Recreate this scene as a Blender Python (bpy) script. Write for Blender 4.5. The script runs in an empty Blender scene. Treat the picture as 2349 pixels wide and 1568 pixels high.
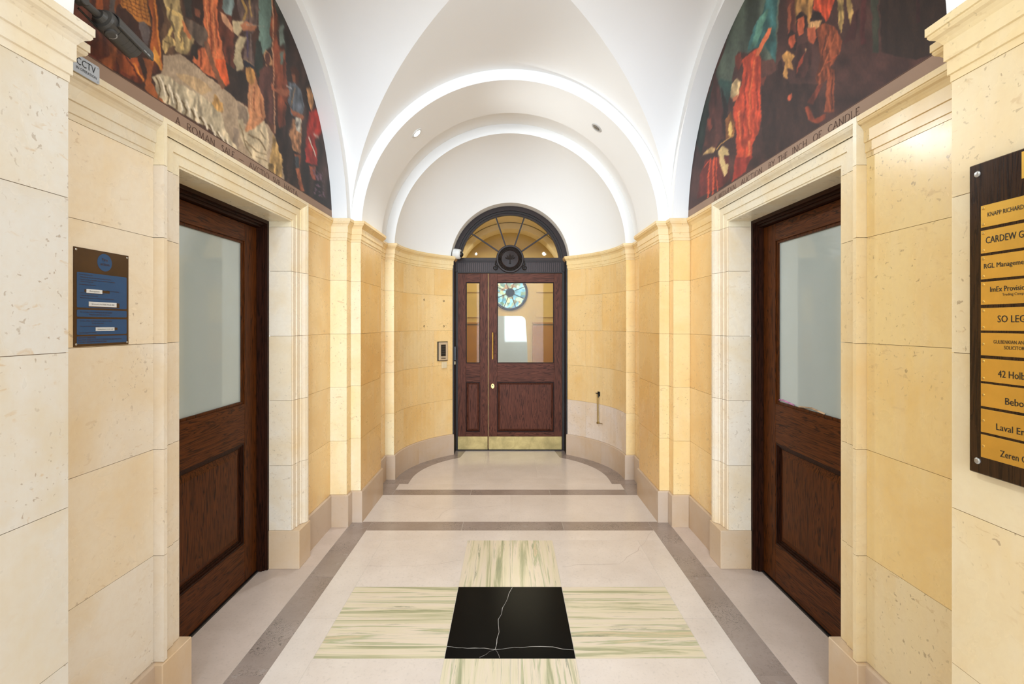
import bpy, bmesh, math, random
import numpy as np
from mathutils import Vector, Matrix
random.seed(7)
PI = math.pi
S = bpy.context.scene
COL = S.collection
def R(d): return math.radians(d)
def lin(v):
    v /= 255.0
    return v/12.92 if v <= 0.04045 else ((v+0.055)/1.055)**2.4
def c(r, g, b): return (lin(r), lin(g), lin(b), 1.0)

# ------------------------------------------------------------------ camera, sky, lights, exposure
F, HX, HY, EYE = 1106.0, 1170.0, 743.0, 1.525
cam_d = bpy.data.cameras.new('camera'); cam = bpy.data.objects.new('camera', cam_d); COL.objects.link(cam)
cam.location = (0, 0, EYE); cam.rotation_euler = (R(90), 0, 0)
cam_d.sensor_width = 36; cam_d.lens = F/2349*36
cam_d.shift_x = (1174.5-HX)/2349; cam_d.shift_y = -(784-HY)/2349
cam_d.clip_start = 0.05
S.camera = cam
w = bpy.data.worlds.new('world'); S.world = w; w.use_nodes = True
w.node_tree.nodes['Background'].inputs[0].default_value = (0.82, 0.94, 1.08, 1)
w.node_tree.nodes['Background'].inputs[1].default_value = 2.2
def area(name, loc, rot, sx, sy, energy, col=(1, 1, 1)):
    d = bpy.data.lights.new(name, 'AREA'); d.shape = 'RECTANGLE'; d.size = sx; d.size_y = sy
    d.energy = energy; d.color = col
    o = bpy.data.objects.new(name, d); COL.objects.link(o); o.location = loc; o.rotation_euler = rot
    return o
area('entrance_daylight', (0, -5.0, 1.8), (R(90), 0, 0), 2.3, 3.4, 335, (0.86, 0.99, 1.14))
area('hall_lamp', (0, 7.6, 2.95), (0, 0, 0), 1.2, 2.4, 34, (1, 0.90, 0.66))
S.view_settings.view_transform = 'Standard'; S.view_settings.look = 'None'
S.view_settings.gamma = 1.0; S.view_settings.use_curve_mapping = False
S.view_settings.exposure = 0.17

# ------------------------------------------------------------------ materials
def new_mat(name):
    m = bpy.data.materials.new(name); m.use_nodes = True
    nt = m.node_tree; nt.nodes.clear()
    out = nt.nodes.new('ShaderNodeOutputMaterial'); b = nt.nodes.new('ShaderNodeBsdfPrincipled')
    nt.links.new(b.outputs[0], out.inputs[0])
    return m, nt, b
def N(nt, t, **k):
    n = nt.nodes.new(t)
    for a, v in k.items(): setattr(n, a, v)
    return n
def coords(nt, scale=(1, 1, 1), rand=9.0, rot=(0, 0, 0)):
    tc = N(nt, 'ShaderNodeTexCoord'); oi = N(nt, 'ShaderNodeObjectInfo')
    mm = N(nt, 'ShaderNodeMath', operation='MULTIPLY'); mm.inputs[1].default_value = rand
    nt.links.new(oi.outputs['Random'], mm.inputs[0])
    va = N(nt, 'ShaderNodeVectorMath', operation='ADD')
    nt.links.new(tc.outputs['Object'], va.inputs[0]); nt.links.new(mm.outputs[0], va.inputs[1])
    mp = N(nt, 'ShaderNodeMapping'); mp.inputs['Scale'].default_value = scale; mp.inputs['Rotation'].default_value = rot
    nt.links.new(va.outputs[0], mp.inputs[0])
    return mp.outputs[0]
def noise(nt, vec, scale, detail=3, rough=0.5, dist=0.0):
    n = N(nt, 'ShaderNodeTexNoise'); n.inputs['Scale'].default_value = scale
    n.inputs['Detail'].default_value = detail; n.inputs['Roughness'].default_value = rough
    n.inputs['Distortion'].default_value = dist
    nt.links.new(vec, n.inputs['Vector']); return n.outputs['Fac']
def ramp(nt, fac, stops):
    r = N(nt, 'ShaderNodeValToRGB'); e = r.color_ramp.elements
    while len(e) < len(stops): e.new(0.5)
    for i, (p, col) in enumerate(stops):
        e[i].position = p; e[i].color = col if len(col) == 4 else (*col, 1)
    nt.links.new(fac, r.inputs[0]); return r.outputs[0]
def mixc(nt, fac, a, b, mode='MIX'):
    m = N(nt, 'ShaderNodeMix', data_type='RGBA', blend_type=mode)
    for sock, v in ((m.inputs[0], fac), (m.inputs[6], a), (m.inputs[7], b)):
        if isinstance(v, (int, float)): sock.default_value = v
        elif isinstance(v, tuple): sock.default_value = v
        else: nt.links.new(v, sock)
    return m.outputs[2]
def bump(nt, b, h, strength, dist=0.002):
    n = N(nt, 'ShaderNodeBump'); n.inputs['Strength'].default_value = strength; n.inputs['Distance'].default_value = dist
    nt.links.new(h, n.inputs['Height']); nt.links.new(n.outputs[0], b.inputs['Normal'])
G0 = (0, 0, 0, 1); G1 = (1, 1, 1, 1)
def M_plain(name, col, rough=0.5, metal=0.0, coat=0.0, var=0.06, vs=6, spec=0.5):
    m, nt, b = new_mat(name)
    n = noise(nt, coords(nt), vs, 4)
    d = tuple(x*(1-var*2) for x in col[:3]) + (1,)
    nt.links.new(mixc(nt, ramp(nt, n, [(0.3, G0), (0.7, G1)]), d, col), b.inputs['Base Color'])
    b.inputs['Roughness'].default_value = rough; b.inputs['Metallic'].default_value = metal
    b.inputs['Coat Weight'].default_value = coat; b.inputs['Coat Roughness'].default_value = 0.05
    b.inputs['Specular IOR Level'].default_value = spec
    return m
def M_stone(name, rough=0.30, spots=1.0, streak=0.35):
    m, nt, b = new_mat(name)
    oi = N(nt, 'ShaderNodeObjectInfo'); base = oi.outputs['Color']
    v = coords(nt)
    cloud = noise(nt, v, 2.6, 5, 0.62, 0.4)
    amber = mixc(nt, 1.0, base, (0.94, 0.81, 0.58, 1), 'MULTIPLY')
    col = mixc(nt, ramp(nt, cloud, [(0.42, G0), (0.72, (0.75, 0.75, 0.75, 1))]), base, amber)
    vs = coords(nt, (9, 9, 0.7))
    st = noise(nt, vs, 1.3, 5, 0.6, 0.3)
    pale = mixc(nt, 0.30, base, (0.80, 0.72, 0.64, 1))
    col = mixc(nt, ramp(nt, st, [(0.5, G0), (0.75, (streak,)*3)]), col, pale)
    fine = noise(nt, v, 45, 4, 0.7)
    col = mixc(nt, ramp(nt, fine, [(0.35, (0.10,)*3), (0.6, G0)]), col, (0.60, 0.42, 0.26, 1))
    vb = coords(nt, (1, 1, 2.0), 5, (0.5, 0.4, 0.2))
    bl = noise(nt, vb, 19, 3, 0.6, 0.7)
    gate = noise(nt, v, 1.8, 2)
    g = N(nt, 'ShaderNodeMath', operation='MULTIPLY')
    nt.links.new(ramp(nt, bl, [(0.63, G0), (0.70, (0.6*spots,)*3)]), g.inputs[0])
    nt.links.new(ramp(nt, gate, [(0.42, (0.15,)*3), (0.60, G1)]), g.inputs[1])
    col = mixc(nt, g.outputs[0], col, (0.56, 0.36, 0.17, 1))
    sp = noise(nt, v, 60, 2, 0.5, 0.5)
    g2 = N(nt, 'ShaderNodeMath', operation='MULTIPLY')
    nt.links.new(ramp(nt, sp, [(0.66, G0), (0.71, (0.7*spots,)*3)]), g2.inputs[0])
    nt.links.new(ramp(nt, gate, [(0.45, G0), (0.60, G1)]), g2.inputs[1])
    col = mixc(nt, g2.outputs[0], col, (0.28, 0.18, 0.10, 1))
    nt.links.new(col, b.inputs['Base Color'])
    rr = N(nt, 'ShaderNodeMapRange'); rr.inputs[3].default_value = rough-0.08; rr.inputs[4].default_value = rough+0.12
    nt.links.new(cloud, rr.inputs[0]); nt.links.new(rr.outputs[0], b.inputs['Roughness'])
    bump(nt, b, fine, 0.12, 0.001)
    return m
def M_wood(name, axis, dark, light, rough=0.42, coat=0.0):
    m, nt, b = new_mat(name)
    sc = [(24, 24, 1.3), (1.3, 24, 24), (24, 1.3, 24)][axis]
    v = coords(nt, sc)
    w1 = noise(nt, v, 1.0, 3, 0.5, 1.4)
    mt = N(nt, 'ShaderNodeMath', operation='MULTIPLY'); mt.inputs[1].default_value = 9; nt.links.new(w1, mt.inputs[0])
    fr = N(nt, 'ShaderNodeMath', operation='FRACT'); nt.links.new(mt.outputs[0], fr.inputs[0])
    grain = ramp(nt, fr.outputs[0], [(0.0, G0), (0.25, (0.75,)*3), (0.8, G1), (1.0, (0.1,)*3)])
    pores = noise(nt, coords(nt, tuple(x*6 for x in sc)), 1.5, 3, 0.6)
    col = mixc(nt, grain, dark, light)
    col = mixc(nt, ramp(nt, pores, [(0.3, (0.45,)*3), (0.6, G0)]), col, tuple(x*0.45 for x in dark[:3])+(1,))
    nt.links.new(col, b.inputs['Base Color'])
    b.inputs['Roughness'].default_value = rough; b.inputs['Coat Weight'].default_value = coat; b.inputs['Coat Roughness'].default_value = 0.25; b.inputs['Specular IOR Level'].default_value = 0.12
    bump(nt, b, pores, 0.25, 0.001)
    return m
def M_green(name, along):
    m, nt, b = new_mat(name)
    sc = (0.55, 13.0, 1) if along == 0 else (13.0, 0.55, 1)
    v = coords(nt, sc)
    n = noise(nt, v, 1.25, 6, 0.62, 0.7)
    col = ramp(nt, n, [(0.25, c(128, 140, 112)), (0.38, c(176, 174, 138)), (0.46, c(226, 214, 184)), (0.55, c(232, 216, 196)), (0.60, c(182, 184, 148)), (0.65, c(220, 200, 166)), (0.73, c(134, 142, 116))])
    n2 = noise(nt, coords(nt, tuple(x*2.4 for x in sc[:2])+(1,)), 1.6, 6, 0.7, 0.9)
    col = mixc(nt, ramp(nt, n2, [(0.60, G0), (0.68, (0.7,)*3), (0.72, G0)]), col, c(108, 122, 100))
    nt.links.new(col, b.inputs['Base Color']); b.inputs['Roughness'].default_value = 0.22
    return m
def M_floor(name, base, dark, fossil=0.0, rough=0.22):
    m, nt, b = new_mat(name)
    v = coords(nt)
    n = noise(nt, v, 3, 5, 0.6)
    col = mixc(nt, ramp(nt, n, [(0.35, G0), (0.7, G1)]), dark, base)
    sp = noise(nt, v, 70, 3, 0.6)
    col = mixc(nt, ramp(nt, sp, [(0.28, (0.22,)*3), (0.45, G0)]), col, tuple(x*0.55 for x in dark[:3])+(1,))
    if fossil:
        f = noise(nt, coords(nt, (1, 1, 1), 4), 26, 2, 0.5, 2.2)
        gate = noise(nt, v, 4, 2)
        g = N(nt, 'ShaderNodeMath', operation='MULTIPLY')
        nt.links.new(ramp(nt, f, [(0.478, G0), (0.50, (fossil,)*3), (0.522, G0)]), g.inputs[0])
        nt.links.new(ramp(nt, gate, [(0.45, (0.08,)*3), (0.58, G1)]), g.inputs[1])
        col = mixc(nt, g.outputs[0], col, (0.05, 0.045, 0.04, 1))
        f2 = noise(nt, coords(nt, (1, 1, 1), 6), 14, 2, 0.5, 1.5)
        col = mixc(nt, ramp(nt, f2, [(0.66, G0), (0.72, (0.35,)*3)]), col, (0.45, 0.40, 0.36, 1))
    nt.links.new(col, b.inputs['Base Color']); b.inputs['Roughness'].default_value = rough
    return m
def M_plaster():
    m, nt, b = new_mat('white_plaster')
    v = coords(nt)
    n = noise(nt, v, 2.0, 4)
    nt.links.new(mixc(nt, n, (0.87, 0.865, 0.85, 1), (0.91, 0.905, 0.89, 1)), b.inputs['Base Color'])
    b.inputs['Roughness'].default_value = 0.55
    bump(nt, b, noise(nt, v, 5, 3), 0.08, 0.01)
    return m
def M_glass(name='clear_glass', tint=(0.97, 0.98, 0.96, 1)):
    m = bpy.data.materials.new(name); m.use_nodes = True; nt = m.node_tree; nt.nodes.clear()
    out = N(nt, 'ShaderNodeOutputMaterial'); mx = N(nt, 'ShaderNodeMixShader')
    t = N(nt, 'ShaderNodeBsdfTransparent'); g = N(nt, 'ShaderNodeBsdfGlossy'); fr = N(nt, 'ShaderNodeFresnel')
    t.inputs[0].default_value = tint; g.inputs['Roughness'].default_value = 0.01; fr.inputs[0].default_value = 1.16
    nt.links.new(fr.outputs[0], mx.inputs[0]); nt.links.new(t.outputs[0], mx.inputs[1]); nt.links.new(g.outputs[0], mx.inputs[2])
    nt.links.new(mx.outputs[0], out.inputs[0]); return m
def M_emit(name, col, st):
    m, nt, b = new_mat(name)
    b.inputs['Base Color'].default_value = col; b.inputs['Emission Color'].default_value = col
    b.inputs['Emission Strength'].default_value = st; return m
def M_vcol(name, rough=0.5):
    m, nt, b = new_mat(name)
    a = N(nt, 'ShaderNodeVertexColor'); a.layer_name = 'paint'
    nt.links.new(a.outputs[0], b.inputs['Base Color']); b.inputs['Roughness'].default_value = rough
    b.inputs['Specular IOR Level'].default_value = 0.25
    bump(nt, b, noise(nt, coords(nt), 180, 3), 0.15, 0.001)
    return m
def M_brass(name, col, rough=0.25, streak=0.25):
    m, nt, b = new_mat(name)
    n = noise(nt, coords(nt, (1, 1, 1)), 9, 5, 0.6, 0.5)
    d = tuple(x*(1-streak) for x in col[:3]) + (1,)
    nt.links.new(mixc(nt, ramp(nt, n, [(0.35, G0), (0.65, G1)]), d, col), b.inputs['Base Color'])
    b.inputs['Metallic'].default_value = 0.85; b.inputs['Roughness'].default_value = rough
    return m
def M_stained():
    m, nt, b = new_mat('leaded_coloured_glass')
    v = coords(nt, (1, 1, 1), 0)
    vo = N(nt, 'ShaderNodeTexVoronoi'); vo.inputs['Scale'].default_value = 16; nt.links.new(v, vo.inputs['Vector'])
    sx = N(nt, 'ShaderNodeSeparateColor'); nt.links.new(vo.outputs['Color'], sx.inputs[0])
    col = ramp(nt, sx.outputs[0], [(0.0, c(40, 92, 112)), (0.3, c(120, 190, 214)), (0.5, c(190, 200, 150)), (0.7, c(60, 110, 84)), (0.9, c(150, 110, 50))])
    nt.links.new(col, b.inputs['Base Color']); nt.links.new(col, b.inputs['Emission Color'])
    b.inputs['Emission Strength'].default_value = 0.55; b.inputs['Roughness'].default_value = 0.2
    return m

STONE = M_stone('polished_limestone', 0.255, 0.85); STONE_P = M_stone('polished_limestone_moulding', 0.26, 0.5, 0.2)
SKIRT = M_stone('limestone_skirting', 0.30, 0.25, 0.12)
MORTAR = M_plain('brown_joint_mortar', c(140, 112, 78), 0.8)
PLASTER = M_plaster()
GROUT = M_plain('pale_grout', c(222, 214, 200), 0.6)
CREAM = M_floor('cream_limestone_floor', c(234, 222, 212), c(222, 209, 198), rough=0.2)
CREAM2 = M_floor('pitted_limestone_floor', c(222, 204, 192), c(204, 186, 172), rough=0.3)
DARKBAND = M_floor('fossil_grey_marble', c(170, 154, 144), c(152, 136, 126), fossil=0.85, rough=0.25)
GREEN_Y = M_green('green_veined_marble_lengthwise', 1); GREEN_X = M_green('green_veined_marble_crosswise', 0)
BLACK = M_plain('black_marble', (0.0015, 0.0015, 0.002, 1), 0.25, var=0.1, spec=0.05)
CRACKW = M_plain('white_calcite_vein', c(205, 200, 195), 0.4); CRACKD = M_plain('hairline_crack_dirt', c(178, 160, 148), 0.6)
WOODV = M_wood('oak_stained_upright', 0, c(32, 15, 5), c(96, 50, 17)); WOODY = M_wood('oak_stained_rail', 2, c(34, 16, 5), c(98, 51, 18))
WOODV2 = M_wood('oak_stained_front_upright', 0, c(50, 26, 19), c(112, 66, 50)); WOODX2 = M_wood('oak_stained_front_rail', 1, c(50, 26, 19), c(112, 66, 50))
FRAMEW = M_wood('dark_door_frame_wood', 0, c(24, 11, 6), c(56, 28, 16)); FRAMEX = M_wood('dark_door_frame_wood_head', 2, c(24, 11, 6), c(54, 27, 16))
BRONZE = M_plain('dark_bronze', c(42, 25, 18), 0.42, 0.0, var=0.2, vs=20, spec=0.25)
BRONZE2 = M_plain('dark_bronze_green', c(40, 30, 24), 0.42, 0.0, var=0.2, spec=0.25)
BRASS = M_brass('brass', (0.72, 0.46, 0.12, 1), 0.25); KICK = M_brass('worn_brass_kickplate', (0.34, 0.25, 0.10, 1), 0.38, 0.35)
BRASSP = M_brass('brass_nameplate', (0.86, 0.52, 0.10, 1), 0.30, 0.12)
STEEL = M_plain('satin_steel', c(190, 188, 182), 0.3, 0.8)
CLEAR = M_glass()
FROST = M_plain('frosted_glass', c(178, 190, 188), 0.35, coat=1.0, var=0.02)
SILVER = M_plain('silver_sign', c(186, 190, 196), 0.35, 0.35)
INK = M_plain('black_ink', c(22, 22, 24), 0.5); INKB = M_plain('brown_lettering', c(96, 66, 50), 0.6)
DARKPL = M_plain('charcoal_plastic', c(72, 70, 68), 0.42, var=0.08); BLACKPL = M_plain('black_plastic', c(22, 22, 22), 0.35)
WHITEPL = M_plain('white_plastic', c(226, 226, 224), 0.4); CREAMPL = M_plain('cream_plastic', c(226, 208, 170), 0.5)
BOARD = M_wood('dark_polished_board', 0, c(24, 12, 6), c(56, 34, 16), 0.14, 0.35)
SIGNB = M_plain('brown_bronze_sign', c(84, 58, 30), 0.35, 0.3, var=0.2, vs=8); BLUE = M_plain('blue_enamel', c(24, 76, 122), 0.35)
TAUPE = M_plain('taupe_painted_band', c(158, 128, 106), 0.6, var=0.05)
HALLW = M_plain('hall_yellow_wall', c(220, 192, 118), 0.5); HALLD = M_plain('hall_ochre_dado', c(186, 134, 46), 0.4); HALLC = M_plain('hall_cream_ceiling', c(236, 222, 190), 0.6)
PAINT = M_vcol('mural_paint', 0.5)

# ------------------------------------------------------------------ mesh helpers
def link_mesh(name, verts, faces, m, parent=None, smooth=False, color=None, recentre=True, origin=None):
    verts = np.asarray(verts, dtype=float)
    if origin is None:
        if recentre:
            lo, hi = verts.min(0), verts.max(0); origin = Vector(((lo[0]+hi[0])/2, (lo[1]+hi[1])/2, lo[2]))
        else: origin = Vector((0, 0, 0))
    origin = Vector(origin)
    me = bpy.data.meshes.new(name)
    me.from_pydata([tuple(v - np.array(origin)) for v in verts], [], [tuple(f) for f in faces])
    bm = bmesh.new(); bm.from_mesh(me); bmesh.ops.recalc_face_normals(bm, faces=bm.faces[:]); bm.to_mesh(me); bm.free()
    if smooth:
        me.polygons.foreach_set('use_smooth', [True]*len(me.polygons))
    me.materials.append(m)
    o = bpy.data.objects.new(name, me); COL.objects.link(o); o.location = origin
    if color is not None: o.color = color
    if parent is not None:
        o.parent = parent; o.matrix_parent_inverse = Matrix.Translation(parent_world(parent)).inverted()
    return o
def parent_world(p):
    v = Vector(p.location)
    q = p
    while q.parent is not None:
        # children keep world coordinates through matrix_parent_inverse
        return v
    return v
class MB:
    """collects geometry for one mesh"""
    def __init__(s): s.v = []; s.f = []
    def add(s, vs, fs):
        n = len(s.v); s.v += [tuple(p) for p in vs]; s.f += [tuple(i+n for i in f) for f in fs]; return s
    def box(s, x0, x1, y0, y1, z0, z1):
        x0, x1 = min(x0, x1), max(x0, x1); y0, y1 = min(y0, y1), max(y0, y1)
        return s.add([(x0,y0,z0),(x1,y0,z0),(x1,y1,z0),(x0,y1,z0),(x0,y0,z1),(x1,y0,z1),(x1,y1,z1),(x0,y1,z1)],
                     [(0,3,2,1),(4,5,6,7),(0,1,5,4),(1,2,6,5),(2,3,7,6),(3,0,4,7)])
    def rings(s, rings, close=True, caps=True):
        """rings: list of equally long point lists, joined one to the next"""
        n = len(rings[0]); base = len(s.v)
        for r in rings: s.v += [tuple(p) for p in r]
        for k in range(len(rings)-1):
            for i in range(n if close else n-1):
                j = (i+1) % n
                s.f.append((base+k*n+i, base+k*n+j, base+(k+1)*n+j, base+(k+1)*n+i))
        if caps and close:
            s.f.append(tuple(base+i for i in range(n))); s.f.append(tuple(base+(len(rings)-1)*n+i for i in reversed(range(n))))
        return s
    def tube(s, a, b, r0, r1=None, n=20):
        a, b = Vector(a), Vector(b); r1 = r0 if r1 is None else r1
        d = (b-a).normalized(); u = d.orthogonal().normalized(); v = d.cross(u)
        ra = [a+u*math.cos(2*PI*i/n)*r0+v*math.sin(2*PI*i/n)*r0 for i in range(n)]
        rb = [b+u*math.cos(2*PI*i/n)*r1+v*math.sin(2*PI*i/n)*r1 for i in range(n)]
        return s.rings([ra, rb])
    def lathe(s, a, axis, prof, n=28):
        """prof: (distance along the axis, radius)"""
        a, d = Vector(a), Vector(axis).normalized(); u = d.orthogonal().normalized(); v = d.cross(u)
        return s.rings([[a+d*h+u*math.cos(2*PI*i/n)*r+v*math.sin(2*PI*i/n)*r for i in range(n)] for h, r in prof])
    def build(s, name, m, parent=None, **k): return link_mesh(name, s.v, s.f, m, parent, **k)
def box(name, x0, x1, y0, y1, z0, z1, m, parent=None, **k):
    return MB().box(x0, x1, y0, y1, z0, z1).build(name, m, parent, **k)
def bevel(o, wd=0.002, seg=2):
    bm = bmesh.new(); bm.from_mesh(o.data)
    bmesh.ops.bevel(bm, geom=bm.edges[:], offset=wd, segments=seg, affect='EDGES', profile=0.5, clamp_overlap=True)
    bm.to_mesh(o.data); bm.free(); return o
def empty(name, loc):
    o = bpy.data.objects.new(name, None); COL.objects.link(o); o.location = loc; o.empty_display_size = 0.1; return o
def tag(o, label, cat, group=None):
    o['label'] = label; o['category'] = cat
    if group: o['group'] = group
    return o
def struct(o): o['kind'] = 'structure'; return o
def grid(name, fn, nu, nv, m, parent=None, smooth=True):
    vs = [fn(i/nu, j/nv) for i in range(nu+1) for j in range(nv+1)]
    fs = [(i*(nv+1)+j, (i+1)*(nv+1)+j, (i+1)*(nv+1)+j+1, i*(nv+1)+j+1) for i in range(nu) for j in range(nv)]
    return link_mesh(name, vs, fs, m, parent, smooth)
def miters(path, s):
    out = []
    def nrm(a, b):
        d = (Vector(b)-Vector(a)).normalized(); return Vector((d.y, -d.x))*(-s)
    for i in range(len(path)):
        if i == 0: n = nrm(path[0], path[1])
        elif i == len(path)-1: n = nrm(path[-2], path[-1])
        else:
            n1, n2 = nrm(path[i-1], path[i]), nrm(path[i], path[i+1]); q = n1+n2
            n = q/(1+n1.dot(n2))
        out.append(n)
    return out
def sweep(name, path, mit, i0, i1, prof, m, parent=None, gap=0.0008, **k):
    """closed profile of (p, z) swept along plan points i0..i1"""
    P = [Vector(p) for p in path[i0:i1+1]]; Mi = mit[i0:i1+1]
    P[0] = P[0] + (P[1]-P[0]).normalized()*gap; P[-1] = P[-1] - (P[-1]-P[-2]).normalized()*gap
    b = MB(); b.rings([[(q.x+n.x*p, q.y+n.y*p, z) for p, z in prof] for q, n in zip(P, Mi)])
    return b.build(name, m, parent, **k)
_hc = {}
def text_mesh(txt, cap, width=None):
    cu = bpy.data.curves.new('lettering', 'FONT'); cu.body = txt; cu.size = 1.0; cu.resolution_u = 2
    to = bpy.data.objects.new('lettering', cu); COL.objects.link(to)
    bpy.context.view_layer.update()
    me = bpy.data.meshes.new_from_object(to)
    n = len(me.vertices); co = np.zeros(n*3); me.vertices.foreach_get('co', co); co = co.reshape(-1, 3)
    fs = [tuple(p.vertices) for p in me.polygons]
    bpy.data.objects.remove(to); bpy.data.curves.remove(cu); bpy.data.meshes.remove(me)
    k = cap/0.70; co = co*k
    co[:, 0] -= co[:, 0].min()
    if width: co[:, 0] *= width/co[:, 0].max()
    return co, fs
def text(name, txt, cap, at, right, m, parent=None, width=None, centre=False, lift=0.0006):
    """writing on a vertical surface; at = left end of the baseline, right = reading direction"""
    co, fs = text_mesh(txt, cap, width)
    r = Vector(right); up = Vector((0, 0, 1)); nrm = r.cross(up)
    if centre: at = Vector(at) - r*float(co[:, 0].max())/2
    vs = [Vector(at)+r*float(q[0])+up*float(q[1])+nrm*lift for q in co]
    return link_mesh(name, [tuple(v) for v in vs], fs, m, parent)

# ------------------------------------------------------------------ plan of the room
D0, ZC = 2.4925, 2.263             # centre of the groin vault, springing height
A_WALL, A1, A2 = 1.357, 1.23, 1.152
Y_N2, Y_N1, Y_F1, Y_F2, Y_P2, Y_B = 1.258, 1.332, 3.635, 3.723, 4.303, 4.74
BX, BY = 1.14, 1.12
OP0, OP1, ZH = 1.985, 3.005, 2.165   # side door openings
COURSES = [0.24, 0.644, 1.048, 1.451, 1.854, 2.156]
PH = [0, 3.5, 7, 10.5, 14, 17.5, 21, 24.5, 28, 31.25, 34.5, 37.75, 41, 44.25, 47.5, 50.7, 53.9]
def bay(ph, da=0.0): return ((BX+da)*math.cos(R(ph)), Y_B+(BY+da)*math.sin(R(ph)))
G = 0.0008
COR = [(-0.03, 2.156), (0.002, 2.156), (0.002, 2.174), (0.0065, 2.176), (0.0065, 2.212), (0.0115, 2.214), (0.0115, 2.258), (0.014, 2.262),
       (0.017, 2.268), (0.023, 2.276), (0.031, 2.281), (0.035, 2.288), (0.034, 2.293), (0.038, 2.294), (0.038, 2.315), (-0.03, 2.318)]
SKP = [(-0.03, 0.0), (0.015, 0.0), (0.015, 0.232), (0.009, 0.2395), (-0.03, 0.2395)]
def jitter(col, a=0.05, sat=0.05):
    f = 1+random.uniform(-a, a); g = random.uniform(-sat, sat)
    return (min(0.95, col[0]*f), min(0.95, col[1]*f*(1-g*0.5)), min(0.95, col[2]*f*(1-g*1.6)), 1)
YEL = c(244, 208, 146); YEL2 = c(238, 196, 128); PALE = c(230, 216, 190); PALE2 = c(240, 226, 204); WHT = c(236, 224, 208); SKC = c(206, 184, 162)
def stone_colour(s, y, seg, k):
    if s < 0 and y < 1.32: base = c(214, 205, 190)
    elif s < 0 and y < 2.2: base = c(240, 227, 208)
    elif s > 0 and y < 1.3: base = c(228, 206, 164)
    elif s > 0 and y < 2.2: base = c(238, 206, 142) if k > 0 else c(236, 212, 164)
    elif seg == 'front': base = c(250, 232, 192) if s < 0 else c(247, 218, 160)
    elif seg == 'bay': base = c(240, 206, 146)
    elif seg == 'pier': base = YEL2
    else: base = YEL
    return jitter(base, 0.035, 0.07)
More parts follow.
